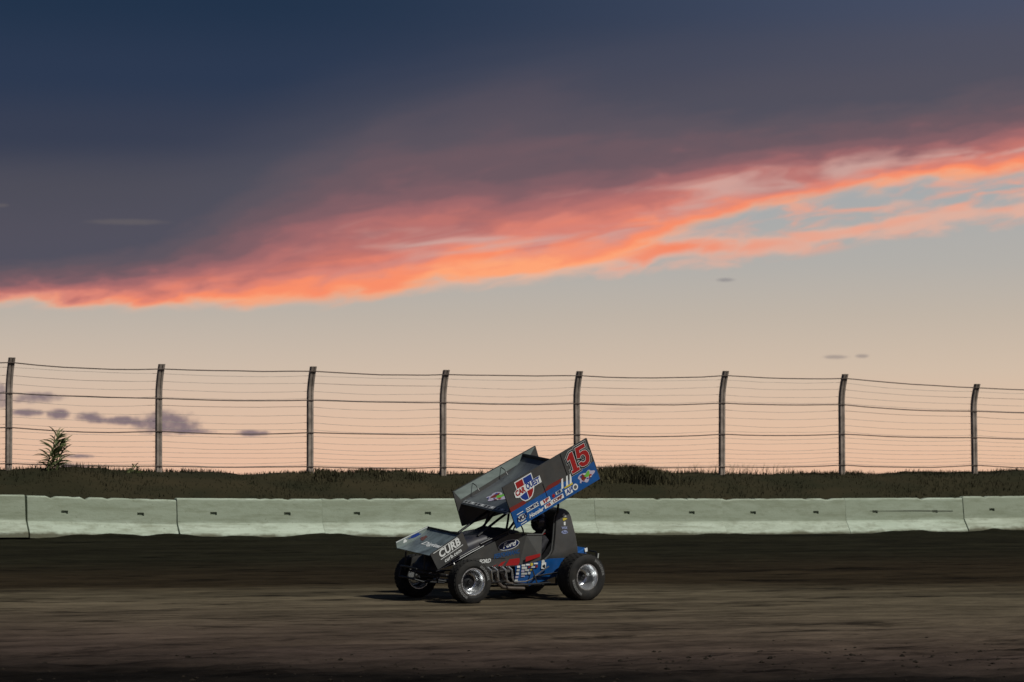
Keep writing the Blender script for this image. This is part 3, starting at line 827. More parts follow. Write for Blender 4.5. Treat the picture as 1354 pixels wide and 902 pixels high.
dl('red_stripe', P([[(0, -0.43), (0.30, -0.43), (0.36, -0.37), (0, -0.355)]]), dred, (0, 0), 0.002)
dl('red_stripe', P([[(0.66, -0.425), (1.0, -0.425), (1.10, -0.37), (0.80, -0.36)]]), dred, (0, 0), 0.002)
for a in (0.72, 1.20):
    dl('seam', P([rect(0.012, WH*0.52 if a < 1 else 0.44)]), blk, (a, -0.47 if a < 1 else -0.22), 0.003)
dl('edge_trim', P([rect(0.010, WH)]), grey2, (WL-0.005, -WH/2), 0.0035)
# the number, hand-cut slab digits
one = [[(-0.075, -0.165), (0.085, -0.165), (0.085, -0.115), (0.05, -0.115), (0.05, 0.165), (-0.01, 0.165), (-0.085, 0.10), (-0.085, 0.055), (-0.035, 0.075), (-0.035, -0.115), (-0.075, -0.115)]]
five = [[(-0.105, -0.10), (-0.07, -0.155), (-0.02, -0.17), (0.04, -0.17), (0.10, -0.14), (0.125, -0.08), (0.125, -0.005), (0.10, 0.045), (0.05, 0.07), (-0.02, 0.065), (-0.03, 0.058), (-0.025, 0.105), (0.105, 0.105), (0.105, 0.165), (-0.085, 0.165), (-0.105, 0.0), (-0.05, -0.015), (-0.03, 0.01), (0.01, 0.018), (0.045, -0.005), (0.055, -0.05), (0.04, -0.095), (0.0, -0.11), (-0.035, -0.10), (-0.048, -0.075), (-0.105, -0.085)]]
for poly, at in ((one, (1.37, -0.235)), (five, (1.575, -0.215))):
    for k, (off, m_) in enumerate(((0.036, white), (0.0315, blk), (0.009, white), (0.002, red))):
        dl('number', P(poly, off), m_, at, 0.004+0.0015*k + (0.0007 if poly is five else 0))
# shield emblem with the lettering across it
ec = (0.40, -0.205)
sh = [(-0.155, 0.165), (0.165, 0.165), (0.165, -0.02), (0.135, -0.05), (0.105, -0.105), (0.06, -0.155), (0.0, -0.18), (-0.075, -0.175), (-0.125, -0.13), (-0.145, -0.07), (-0.155, 0.0)]
dl('emblem', P([sh], 0.016), white, ec, 0.004)
dl('emblem', P([[(-0.155, 0.165), (-0.012, 0.165), (-0.012, 0.06), (-0.155, 0.06)]]), red, ec, 0.0055)
dl('emblem', P([[(0.002, 0.165), (0.165, 0.165), (0.165, 0.06), (0.002, 0.06)]]), lblue, ec, 0.0055)
dl('emblem', P([[(-0.155, -0.055), (-0.012, -0.055), (-0.012, -0.178), (-0.075, -0.172), (-0.125, -0.128), (-0.145, -0.085)]]), lblue, ec, 0.0055)
dl('emblem', P([[(0.002, -0.055), (0.13, -0.055), (0.105, -0.105), (0.06, -0.155), (0.002, -0.178)]]), red, ec, 0.0055)
dl('emblem', P([[(-0.235, -0.055), (-0.18, -0.082), (0.0, -0.05), (0.31, -0.045), (0.31, 0.070), (-0.18, 0.055), (-0.235, 0.03)]]), white, ec, 0.006)
dl('lettering', TX('CAR', 0.120, 0.006, 0.05, 1.0), red, (ec[0]-0.122, ec[1]-0.004), 0.008, 0, 0.80)
dl('lettering', TX('QUEST', 0.130, 0.005, 0.05, 1.0), lblue, (ec[0]+0.145, ec[1]+0.010), 0.008, 0, 0.70)
# sponsor stickers in the blue band
def sticker(txt, at, w, h, bg, fg, size, shear=0.0, bold=0.003, rot=0.0, sx=1.0):
    if bg: dl('sticker', P([rect(w, h)]), bg, at, 0.004, rot)
    dl('lettering', TX(txt, size, bold, shear), fg, at, 0.006, rot, sx)
sticker('COMETIC', (0.40, -0.535), 0.25, 0.068, white, nblue, 0.062, 0.1, sx=0.9)
sticker('Hoosier', (0.43, -0.648), 0, 0, None, white, 0.088, 0.3, 0.003)
dl('sticker', P([oval(0.085, 0.055)]), offw, (0.155, -0.60), 0.004)
dl('lettering', TX('NOS', 0.10, 0.005, 0.2), nblue, (0.155, -0.60), 0.006)
dl('sticker', P([rect(0.13, 0.012)]), white, (0.15, -0.515), 0.004); dl('sticker', P([rect(0.12, 0.012)]), white, (0.16, -0.685), 0.004)
sticker('VP', (0.66, -0.56), 0.20, 0.07, white, red, 0.075, 0.3, 0.004, sx=1.4)
sticker('FSR', (0.69, -0.645), 0.16, 0.062, white, red, 0.062, 0.1)
sticker('COMP', (0.885, -0.635), 0.25, 0.07, white, dred, 0.07, 0.1)
sticker('KSE', (0.95, -0.545), 0.13, 0.05, offw, nblue, 0.05)
dl('sticker', P([oval(0.028, 0.028)]), red, (0.835, -0.555), 0.004)
sticker('AP', (1.13, -0.62), 0.14, 0.10, white, lblue, 0.10, 0.2)
dl('sticker', P([oval(0.052, 0.052)]), white, (1.27, -0.615), 0.004); dl('sticker', P([oval(0.03, 0.03)]), grey2, (1.27, -0.615), 0.006)
for a in (1.06, 1.16, 1.235):
    dl('slash', P([[(-0.05, -0.075), (-0.005, -0.075), (0.045, 0.075), (0.01, 0.075)]]), white, (a, -0.455), 0.004)
dl('slash', P([[(-0.08, -0.012), (0.09, -0.02), (0.10, 0.01), (-0.08, 0.012)]]), yellow, (1.15, -0.535), 0.005)
def splash_logo(fn, parent, c, k, h=0.004, flip=1):
    """busy multicoloured team graphic: pale burst with red and green fruit-like blots and script dashes"""
    def d(n, poly, m_, at, hh): decal(n, fn, P([poly]), m_, parent, (c[0]+at[0]*k*flip, c[1]+at[1]*k), hh)
    d('team_graphic', [(x*k, y*k) for x, y in blob(0.17, 0.105, 4, 30, 0.32)], pink, (0, 0), h)
    d('team_graphic', [(x*k, y*k) for x, y in blob(0.065, 0.06, 9, 18, 0.2)], dred, (-0.06, 0.015), h+0.0015)
    d('team_graphic', [(x*k, y*k) for x, y in blob(0.06, 0.055, 14, 18, 0.35)], green, (0.05, 0.025), h+0.0017)
    d('team_graphic', [(x*k, y*k) for x, y in blob(0.035, 0.03, 22, 14, 0.2)], red, (0.10, -0.03), h+0.0019)
    d('team_graphic', [(x*k, y*k) for x, y in blob(0.028, 0.02, 41, 12, 0.3)], offw, (-0.02, 0.065), h+0.002)
    d('team_graphic', [(x*k, y*k) for x, y in blob(0.03, 0.018, 42, 12, 0.3)], lblue, (-0.11, 0.05), h+0.002)
    for q in range(6):
        d('team_graphic', [(x*k, y*k) for x, y in blob(0.022, 0.012, 30+q, 10, 0.3)], (lblue, dred, offw)[q % 3], (-0.12+0.045*q, -0.06+0.012*(q % 2)), h+0.0021)
splash_logo(boardL, SBL, (1.52, -0.555), 0.82)

# right board: shallow above the wing, deep below it
def boardR_pts(): return [(0.504, 1.625), (-1.065, 2.355), (-1.30, 1.80), (-1.10, 1.42), (0.287, 1.078)]
SBR = plate(boardR_pts(), -0.653, -0.63).build('top_wing_sideboard', grey, car, smooth=0)
# centre panel: dished aerofoil between the boards
CH = 1.40
def panel(c, y, h=0.0):
    """c 0..1 front to rear, y across; upper surface"""
    k = (y+0.63)/1.26
    fx, fz = 0.352+0.017*k, 1.462-0.04*k
    ang = R(29.5)
    dip = -0.055*math.sin(math.pi*min(1, c*1.02))**1.0 + 0.05*max(0, (c-0.8)/0.2)**2 - 0.03*max(0, (0.07-c)/0.07)**2
    n = (math.sin(ang), math.cos(ang))
    return B(fx-CH*c*math.cos(ang)+n[0]*(dip+h), y, fz+CH*c*math.sin(ang)+n[1]*(dip+h))
wp = MB()
NC, NY = 26, 8
prof = [i/NC for i in range(NC+1)]
rings = []
for j in range(NY+1):
    y = -0.629+1.258*j/NY
    top_ = [panel(c, y) for c in prof]
    bot_ = [panel(c, y, -0.012-0.085*math.sin(math.pi*c)**0.7) for c in prof[::-1]]
    rings.append(top_+bot_)
wp.loft(rings)
WP = wp.build('top_wing_panel', mat('wing_panel_grey', (.095, .105, .118), 0.38, 0.15, var=0.2, scale=3, stretch=(1, 3, 1)), car, smooth=50)
splash_logo(lambda a, b, h: panel(min(1, max(0, b)), a, h), WP, (-0.10, 0.26), 1.05, 0.006)
def panel_txt(a, b, h): return panel(b, a, h)
decal('lip_stripe', panel_txt, P([[(-0.60, 0.015), (0.60, 0.015), (0.60, 0.06), (-0.60, 0.06)]]), mat('pale_grey_print', (.34, .35, .36), 0.5), WP, (0, 0), 0.005)
for q in range(13):
    x = -0.54+q*0.09
    decal('lip_mark', panel_txt, P([[(-0.03, -0.012), (0.012, -0.014), (0.03, 0.012), (-0.012, 0.014)]]), (blk, navy, white)[q % 3], WP, (x, 0.038), 0.007)
decal('pale_swoosh', panel_txt, P([[(0.30, 0.50), (0.36, 0.50), (0.40, 0.62), (0.34, 0.80), (0.31, 0.80), (0.36, 0.62)]]), offw, WP, (0, 0), 0.006)
# bright inner skin of the right board (bare metal above the panel)
inner = plate([(0.488, 1.625), (-1.05, 2.34), (-0.95, 2.17), (0.35, 1.50)], -0.6285, -0.6265).build('inner_skin', silver, SBR, smooth=0)
for X_, Z_ in ((0.12, 1.70), (-0.42, 1.95)):
    br = body(); br.tube([(X_+0.02, -0.62, Z_+0.06), (X_, -0.55, Z_+0.03), (X_-0.03, -0.50, Z_-0.05)], 0.008, 6); br.build('bracket', black, SBR)
wk = MB(); rings = []
for j in range(9):
    y = -0.628+1.256*j/8
    rings.append([panel(1.0, y, 0.0), panel(0.985, y, 0.0), panel(0.985, y, 0.045), panel(1.0, y, 0.045)])
wk.loft(rings); wk.build('wicker_bill', black, WP, smooth=0)
for y in (-0.18, 0.18):
    pass

# --- front wing
FA = math.atan2(0.324, 0.583)
FFT = (1.636, 0.775)
def boardF(a, b, h): return B(FFT[0]-a*math.cos(FA)+b*math.sin(FA), 0.462+h, FFT[1]+a*math.sin(FA)+b*math.cos(FA))
def fpt(a, b): return (FFT[0]-a*math.cos(FA)+b*math.sin(FA), FFT[1]+a*math.sin(FA)+b*math.cos(FA))
FL, FH = 0.667, 0.275
FWL = plate([fpt(0, 0), fpt(FL, 0), fpt(FL, -FH), fpt(0.30, -FH-0.01), fpt(0.02, -FH-0.015)], 0.446, 0.46).build('front_wing_sideboard', grey, car, smooth=0)
df = lambda name, mesh, m_, at, h=0.003, rot=0.0, sx=1.0: decal(name, boardF, mesh, m_, FWL, at, h, rot, sx)
df('lettering', TX('CURB', 0.165, 0.006, 0.12, 1.02), white, (0.345, -0.095), 0.004)
df('lettering', TX('curb.com', 0.082, 0.0025, 0.1, 1.12), white, (0.355, -0.228), 0.004)
df('line', P([rect(0.50, 0.010)]), white, (0.30, -0.018), 0.003)
df('line', P([rect(0.46, 0.010)]), white, (0.36, -0.172), 0.003)
FWR = plate([(1.666, 0.864), (1.067, 1.11), (1.035, 1.00), (1.632, 0.745)], -0.462, -0.446).build('front_wing_sideboard', silver, car, smooth=0)
def boardFR(a, b, h):
    an = math.atan2(0.246, 0.599); return B(1.666-a*math.cos(an)+b*math.sin(an), -0.446+h, 0.864+a*math.sin(an)+b*math.cos(an))
decal('edge_trim', boardFR, P([rect(0.645, 0.012)]), white, FWR, (0.323, -0.006), 0.002)
decal('sticker', boardFR, P([blob(0.03, 0.03, 3)]), white, FWR, (0.16, -0.05), 0.002)
decal('sticker', boardFR, P([blob(0.12, 0.022, 5)]), lblue, FWR, (0.36, -0.045), 0.002)
def fpanel(c, y, h=0.0):
    k = (y+0.446)/0.892
    fx, fz = 1.638-0.002*k, 0.772-0.02*k; an = R(27.0); Lf = 0.65
    dip = -0.028*math.sin(math.pi*c) + 0.012*max(0, (c-0.8)/0.2)**2
    return B(fx-Lf*c*math.cos(an)+math.sin(an)*(dip+h), y, fz+Lf*c*math.sin(an)+math.cos(an)*(dip+h))
fp = MB(); rings = []
for j in range(7):
    y = -0.446+0.892*j/6
    rings.append([fpanel(i/16, y) for i in range(17)]+[fpanel(i/16, y, -0.008-0.03*math.sin(math.pi*i/16)) for i in range(16, -1, -1)])
fp.loft(rings)
FWP = fp.build('front_wing_panel', mat('front_wing_grey', (.15, .185, .195), 0.4, 0.15, var=0.5, scale=3, stretch=(1, 2, 1)), car, smooth=50)
decal('lettering', lambda a, b, h: fpanel(min(1, max(0, 0.5+b)), a, h), TX('Digital', 0.19, 0.005, 0.25), white, FWP, (0.08, -0.04), 0.005)
decal('sticker', lambda a, b, h: fpanel(min(1, max(0, 0.5+b)), a, h), P([blob(0.06, 0.10, 12)]), mat('brick_red_print', (.16, .06, .05), 0.5), FWP, (-0.29, 0.14), 0.005)
fb = MB(); fb.loft([[fpanel(0.985, y), fpanel(1.0, y), fpanel(1.0, y, 0.03), fpanel(0.985, y, 0.03)] for y in (-0.445, 0, 0.445)]); fb.build('wicker_bill', black, FWP, smooth=0)
# front-wing posts and bumper
for y in (-0.26, 0.26):
    p = body(); p.tube([(1.60, y, 0.74), (1.60, y, 0.46), (1.30, y*0.9, 0.40)], 0.014, 6); p.build('wing_post', black, car)
    p = body(); p.tube([(1.22, y, 0.93), (1.12, y, 0.62)], 0.012, 6); p.build('wing_post', black, car)
bp_ = body(); bp_.tube([(1.20, 0.24, 0.30), (1.62, 0.26, 0.33), (1.73, 0.22, 0.36), (1.75, 0.0, 0.37), (1.73, -0.22, 0.36), (1.62, -0.26, 0.33), (1.20, -0.24, 0.30)], 0.016, 8)
bp_.tube([(1.20, 0.24, 0.46), (1.60, 0.26, 0.50), (1.71, 0.22, 0.52), (1.73, 0.0, 0.53), (1.71, -0.22, 0.52), (1.60, -0.26, 0.50), (1.20, -0.24, 0.46)], 0.016, 8)
for y in (-0.2, 0.2): bp_.tube([(1.735, y, 0.36), (1.715, y, 0.52)], 0.013, 6)
bp_.build('front_bumper', black, car)

# --- hood, nose and side panels
secs = [(1.50, 0.20, 0.56, 0.44), (1.40, 0.25, 0.68, 0.46), (1.10, 0.31, 0.86, 0.61), (0.82, 0.33, 0.97, 0.75), (0.66, 0.335, 1.025, 0.82), (0.52, 0.34, 1.065, 0.885), (0.30, 0.345, 1.085, 0.98), (0.08, 0.345, 1.095, 1.06), (-0.12, 0.34, 1.10, 1.07)]
hd = body(); rings = []
for (x, hw, zt, ze) in secs:
    ring = []
    for k in range(13):
        a = math.pi*k/12; cy = math.cos(a); ring.append((x, hw*math.copysign(abs(cy)**0.55, cy), ze+(zt-ze)*math.sin(a)**0.6))
    rings.append(ring)
hd.loft(rings, cap=True, closed=False)
HOOD = hd.build('hood', navy, car, smooth=45)
def hood_side(poly3, name, m_):
    b = body(); b.add(poly3, [tuple(range(len(poly3)))]); return b.build(name, m_, HOOD, smooth=0)
def hood_edge(x, dz):
    for i in range(len(secs)-1):
        if secs[i][0] >= x >= secs[i+1][0]:
            u = (secs[i][0]-x)/(secs[i][0]-secs[i+1][0]); return (x, secs[i][1]*(1-u)+secs[i+1][1]*u+0.004, secs[i][3]*(1-u)+secs[i+1][3]*u+dz)
for (d0, d1, x0, x1) in ((0.0, 0.011, 1.48, 0.55), (0.034, 0.041, 1.2, 0.62)):
    b = body(); vs = []
    xs = [x0+(x1-x0)*q/8 for q in range(9)]
    vs = [hood_edge(x, d0) for x in xs]+[hood_edge(x, d1) for x in xs]
    b.add(vs, [(q, q+1, q+10, q+9) for q in range(8)]); b.build('pinstripe', white, HOOD, smooth=0)
# nose panel under the front wing
nz_ = body(); nz_.loft([[(1.50, -0.20, 0.56), (1.50, 0.20, 0.56), (1.52, 0.20, 0.44), (1.52, -0.20, 0.44)], [(1.30, -0.26, 0.44), (1.30, 0.26, 0.44), (1.30, 0.26, 0.36), (1.30, -0.26, 0.36)]]); nz_.build('nose_cone', navy, car, smooth=0)

SY = 0.372
def sidep(a, b, h): return B(a, SY+h, b)
side_poly = [(1.02, 0.54), (1.145, 0.575), (0.547, 0.868), (0.094, 1.05), (-0.19, 1.062), (-0.20, 0.60), (-0.128, 0.548), (0.469, 0.548)]
for sgn in (1, -1):
    b = MB(); b.add([B(x, sgn*(SY-0.012), z) for x, z in side_poly]+[B(x, sgn*SY, z) for x, z in side_poly],
                    [tuple(range(8)), tuple(range(15, 7, -1))]+[(i, i+8, (i+1) % 8+8, (i+1) % 8) for i in range(8)])
    o = b.build('side_panel', grey, car, smooth=0)
    if sgn == 1: SP = o
    # arm guard: flared plate with a rolled rim
    g_ = body(); Y0, Y1 = sgn*(SY+0.002), sgn*(SY+0.07)
    A = [(-0.10, Y0, 0.96), (-0.185, Y1, 1.045), (-0.49, Y1, 1.04), (-0.495, Y1, 0.66), (-0.40, Y1-sgn*0.02, 0.615), (-0.13, Y0, 0.57)]
    Bk = [(x, y-sgn*0.015, z) for x, y, z in A]
    g_.add(A+Bk, [tuple(range(6)), tuple(range(11, 5, -1))]+[(i, i+6, (i+1) % 6+6, (i+1) % 6) for i in range(6)])
    ag = g_.build('arm_guard', grey2, car, smooth=0)
    g_ = body(); g_.tube([(-0.185, Y1, 1.05), (-0.49, Y1, 1.046), (-0.56, Y1-sgn*0.02, 1.12)], 0.012, 6); g_.build('guard_rail', grey2, ag)
ds = lambda name, mesh, m_, at, h=0.003, rot=0.0, sx=1.0: decal(name, lambda a, b, hh: sidep(-a, b, hh), mesh, m_, SP, at, h, rot, sx)
srot = R(14)
ds('oval_badge', P([oval(0.205, 0.076)]), white, (-0.095, 0.885), 0.003, R(12))
ds('oval_badge', P([oval(0.195, 0.067)]), nblue, (-0.095, 0.885), 0.0045, R(12))
ds('lettering', TX('Ford', 0.115, 0.002, 0.35), white, (-0.095, 0.888), 0.006, R(12), 1.1)
ds('lettering', TX('FORD', 0.085, 0.003, 0.4), white, (-0.55, 0.635), 0.004, R(4))
ds('lettering', TX('PERFORMANCE', 0.095, 0.004, 0.3), mat('steel_blue_print', (.02, .08, .22), 0.45), (-0.115, 0.745), 0.004, R(9), 0.80)
for (x0, x1, z0, z1) in ((-0.39, -0.33, 0.553, 0.60), (-0.29, -0.19, 0.556, 0.635), (-0.14, 0.12, 0.560, 0.68)):
    ds('red_slash', P([[(x0, z0), (x1-0.02, z0+0.004), (x1+0.05, z1), (x0+0.07, z1-0.02)]]), red, (0, 0), 0.004)
ds('seam', P([rect(0.62, 0.006)]), blk, (-0.46, 0.676), 0.0035)
b = MB(); Yg = SY+0.0745
b.add([B(-0.20, Yg-0.012, 0.70), B(-0.47, Yg, 0.75), B(-0.47, Yg, 0.70), B(-0.20, Yg-0.012, 0.62)], [(0, 1, 2, 3)]); b.build('red_slash', red, SP, smooth=0)

# --- tail: tall tank shell behind the driver
tail_poly = [(-0.684, 0.609), (-0.797, 0.703), (-0.837, 0.774), (-0.862, 0.95), (-0.876, 1.097), (-0.884, 1.217), (-0.893, 1.301), (-0.918, 1.36), (-0.955, 1.405), (-1.00, 1.425), (-1.05, 1.428), (-1.11, 1.41), (-1.16, 1.375), (-1.195, 1.32), (-1.222, 1.24),
             (-1.285, 1.032), (-1.33, 0.826), (-1.35, 0.66), (-1.049, 0.60)]
tl = body(); rings = []
cx_, cz_ = -1.05, 1.0
for (y, k) in ((-0.30, 0.90), (-0.285, 0.97), (-0.25, 1.0), (0.25, 1.0), (0.285, 0.975), (0.30, 0.92)):
    ring = []
    for x, z in tail_poly:
        nar = 1-0.22*max(0, (z-0.7)/0.73)
        ring.append((cx_+(x-cx_)*k, y*nar, cz_+(z-cz_)*k))
    rings.append(ring)
tl.loft(rings)
TAIL = tl.build('tail_tank', grey, car, smooth=40)
def tailp(a, b, h):
    nar = 1-0.22*max(0, (b-0.7)/0.73); return B(-a, 0.30*nar+h, b)
dt = lambda name, mesh, m_, at, h=0.004, rot=0.0, sx=1.0: decal(name, tailp, mesh, m_, TAIL, at, h, rot, sx)
dt('sticker', P([blob(0.035, 0.025, 61)]), offw, (1.055, 1.325)); dt('sticker', P([blob(0.045, 0.02, 62)]), yellow, (1.06, 1.265)); dt('sticker', P([rect(0.035, 0.055)]), white, (1.06, 1.195))
dt('lettering', TX('WIX', 0.055, 0.002), mat('pale_blue_print', (.35, .40, .62), 0.5), (1.055, 1.125))
dt('sticker', P([oval(0.062, 0.028)]), mat('pale_blue_print', (.35, .40, .62), 0.5), (1.06, 1.06)); dt('lettering', TX('Ford', 0.05, 0.001, 0.3), nblue, (1.06, 1.06), 0.006)
fl = body(); fl.tube([(x+0.012, 0.262*(1-0.22*max(0, (z-0.7)/0.73)), z) for x, z in tail_poly[0:9]], 0.012, 6); fl.build('flange', grey2, TAIL)
tb_ = body(); tb_.loft([[(-1.02, -0.27, 0.60), (-1.02, 0.27, 0.60), (-1.02, 0.27, 0.36), (-1.02, -0.27, 0.36)], [(-1.30, -0.27, 0.72), (-1.30, 0.27, 0.72), (-1.42, 0.25, 0.42), (-1.42, -0.25, 0.42)], [(-1.55, -0.20, 0.80), (-1.55, 0.20, 0.80), (-1.60, 0.2, 0.60), (-1.60, -0.2, 0.60)]])
TBASE = tb_.build('tank_base', blue, car, smooth=0, bevel=0.015)
b = body(); b.add([(-1.50, 0.232, 0.79), (-1.575, 0.208, 0.80), (-1.585, 0.208, 0.74), (-1.52, 0.232, 0.73)], [(0, 1, 2, 3)]); b.build('sticker', white, TBASE, smooth=0)

# --- blue lower panel beside the seat
low_poly = [(-0.02, 0.55), (-0.345, 0.60), (-0.70, 0.66), (-0.98, 0.665), (-0.93, 0.51), (-0.833, 0.37), (-0.325, 0.224), (-0.073, 0.265)]
for sgn in (1, -1):
    b = MB(); n = len(low_poly)
    def ly(z): return sgn*(0.36+0.06*min(1, max(0, (z-0.22)/0.3)))
    b.add([B(x, ly(z)-sgn*0.02, z) for x, z in low_poly]+[B(x, ly(z), z) for x, z in low_poly], [tuple(range(n)), tuple(range(2*n-1, n-1, -1))]+[(i, i+n, (i+1) % n+n, (i+1) % n) for i in range(n)])
    o = b.build('lower_panel', blue, car, smooth=20)
    if sgn == 1: LP = o
def lowp(a, b, h): return B(-a, 0.36+0.06*min(1, max(0, (b-0.22)/0.3))+h+0.004, b)
dp = lambda name, mesh, m_, at, h=0.003: decal(name, lowp, mesh, m_, LP, at, h)
rs = random.Random(5)
cols = [offw, yellow, white, dred, pink, offw, blk, white, green, offw, yellow, white]
for (x, z, w_, h_, m_) in ((0.17, 0.565, 0.07, 0.03, offw), (0.255, 0.575, 0.075, 0.026, white), (0.33, 0.578, 0.05, 0.045, yellow), (0.41, 0.59, 0.075, 0.022, white), (0.19, 0.525, 0.10, 0.034, offw), (0.285, 0.535, 0.05, 0.028, dred), (0.36, 0.535, 0.07, 0.02, offw),
                          (0.425, 0.545, 0.045, 0.04, dred), (0.17, 0.478, 0.06, 0.04, pink), (0.25, 0.487, 0.08, 0.03, offw), (0.335, 0.492, 0.05, 0.026, yellow), (0.205, 0.432, 0.11, 0.03, offw), (0.30, 0.44, 0.05, 0.04, offw), (0.19, 0.392, 0.07, 0.022, pink)):
    dp('sticker', P([rect(w_, h_)]), m_, (x, z))
dp('sticker', P([rect(0.085, 0.10)]), white, (0.565, 0.555)); dp('sticker', P([blob(0.025, 0.03, 71)]), blk, (0.57, 0.545), 0.005); dp('sticker', P([oval(0.03, 0.024)]), offw, (0.55, 0.622))
for row in range(5):
    dp('sticker', P([rect(0.055, 0.034)]), (white, offw, white, pink, offw)[row], (0.075, 0.545-row*0.055))
# white brace bar across the panel, and the side nerf bar
b = body(); b.tube([(-0.63, 0.47, 0.545), (-0.48, 0.47, 0.46), (-0.30, 0.47, 0.345), (-0.20, 0.46, 0.315), (0.0, 0.43, 0.31)], 0.011, 6); b.build('brace_bar', dull, car)
b = body(); b.tube([(-0.62, 0.40, 0.30), (-0.60, 0.56, 0.30), (-0.10, 0.58, 0.28), (0.10, 0.56, 0.28), (0.18, 0.40, 0.28)], 0.016, 8); b.tube([(-0.35, 0.57, 0.29), (-0.35, 0.42, 0.50)], 0.012, 6); b.build('nerf_bar', black, car)
b = body(); b.tube([(-0.80, -0.40, 0.30), (-0.62, -0.62, 0.30), (-0.10, -0.64, 0.28), (0.18, -0.40, 0.28)], 0.016, 8); b.build('nerf_bar', black, car)
b = body(); b.tube([(-1.30, 0.24, 0.50), (-1.72, 0.24, 0.52), (-1.80, 0.18, 0.53), (-1.80, -0.18, 0.53), (-1.72, -0.24, 0.52), (-1.30, -0.24, 0.50)], 0.016, 8)
b.tube([(-1.80, 0.16, 0.53), (-1.80, 0.16, 0.72)], 0.013, 6); b.tube([(-1.80, -0.16, 0.53), (-1.80, -0.16, 0.72), ], 0.013, 6); b.tube([(-1.80, 0.16, 0.72), (-1.80, -0.16, 0.72)], 0.013, 6)
RB_ = b.build('rear_bumper', black, car)
b = body(); b.tube([(-1.815, 0.17, 0.55), (-1.83, 0.17, 0.70)], 0.012, 6); b.build('bumper_pad', offw, RB_)

# --- engine, exhaust, cage, suspension
b = body(); b.box(-0.12, 0.72, -0.24, 0.24, 0.26, 0.62); b.build('engine_block', black, car, smooth=0, bevel=0.02)
b = body(); b.box(0.0, 0.62, 0.22, 0.33, 0.44, 0.58); b.build('valve_cover', dull, car, smooth=0, bevel=0.02)
for k, x in enumerate((0.50, 0.38, 0.22, 0.10)):
    b = body(); b.tube([(x, 0.30, 0.52), (x-0.01, 0.40, 0.535), (x-0.03, 0.455, 0.50), (x-0.05, 0.45, 0.42), (x-0.09, 0.41, 0.34), (x-0.16, 0.38, 0.30)], 0.0165, 8); b.build('header_pipe', chrome, car)
b = body(); b.tube([(0.34, 0.40, 0.44), (0.30, 0.42, 0.30), (0.22, 0.43, 0.235), (0.10, 0.43, 0.215), (-0.20, 0.43, 0.20)], 0.030, 10); b.build('exhaust_pipe', dull, car)
b = body(); b.tube([(0.20, 0.38, 0.44), (0.16, 0.40, 0.33), (0.08, 0.40, 0.285), (-0.02, 0.40, 0.275), (-0.30, 0.40, 0.25)], 0.026, 10); b.build('exhaust_pipe', dull, car)
for o_ in car.children:
    if o_.name.startswith('exhaust_pipe'): o_.data.materials[0] = mat('heat_stained_pipe', (.11, .09, .075), 0.5, 0.5, var=0.3, scale=9)
cg = body(); tb = cg.tube
for s in (1, -1):
    y = 0.31*s
    tb([(1.32, 0.22*s, 0.34), (0.60, y, 0.24), (-0.90, 0.34*s, 0.24), (-1.40, 0.26*s, 0.40)], 0.019, 8)               # bottom rail
    tb([(1.32, 0.22*s, 0.52), (0.80, 0.29*s, 0.66), (0.20, 0.33*s, 0.80), (-0.50, 0.35*s, 0.62), (-0.92, 0.33*s, 0.62)], 0.019, 8)
    tb([(1.32, 0.22*s, 0.34), (1.32, 0.22*s, 0.52)], 0.019, 8)
    tb([(0.62, 0.34*s, 0.90), (0.10, 0.335*s, 1.10), (-0.20, 0.30*s, 1.43), (-0.32, 0.28*s, 1.53), (-0.86, 0.27*s, 1.56), (-0.92, 0.25*s, 1.50), (-0.95, 0.20*s, 1.30), (-0.97, 0.20*s, 0.90), (-0.97, 0.24*s, 0.24)], 0.020, 8)   # cage side
    tb([(0.10, 0.33*s, 1.10), (0.10, 0.32*s, 0.26)], 0.018, 8)
    tb([(-1.05, 0.18*s, 1.30), (-1.38, 0.20*s, 0.62), (-1.40, 0.24*s, 0.40)], 0.017, 8)
tb([(-0.30, 0.28, 1.52), (-0.30, -0.28, 1.52)], 0.018, 8); tb([(-0.90, 0.27, 1.555), (-0.90, -0.27, 1.555)], 0.018, 8); tb([(0.10, 0.33, 1.10), (0.10, -0.33, 1.10)], 0.018, 8); tb([(1.32, 0.22, 0.42), (1.32, -0.22, 0.42)], 0.019, 8)
CAGE = cg.build('roll_cage', black, car, smooth=50)
# wing trees and struts
for s in (1, -1):
    b = body(); b.tube([(0.62, 0.26*s, 1.02), (0.22, 0.24*s, 1.275), (-0.02, 0.24*s, 1.42), (-0.28, 0.24*s, 1.62)], 0.021, 8); b.build('wing_strut', black, car)
    b = body(); b.tube([(0.11, 0.30*s, 1.08), (0.06, 0.27*s, 1.26), (0.03, 0.25*s, 1.48)], 0.018, 8); b.build('wing_strut', black, car)
    b = body(); b.tube([(-0.90, 0.27*s, 1.54), (-0.70, 0.27*s, 1.98)], 0.018, 8); b.tube([(-0.90, 0.27*s, 1.54), (-0.36, 0.27*s, 1.78)], 0.014, 8); b.build('wing_strut', black, car)
b = MB(); b.tube([(1.07, 0.62, 0.333), (1.07, 0.3, 0.30), (1.07, -0.3, 0.30), (1.07, -0.62, 0.333)], 0.030, 10); b.build('front_axle', dull, car)
b = MB(); b.tube([(-1.075, 0.60, 0.366), (-1.075, -0.65, 0.40)], 0.038, 10); b.build('rear_axle', black, car)
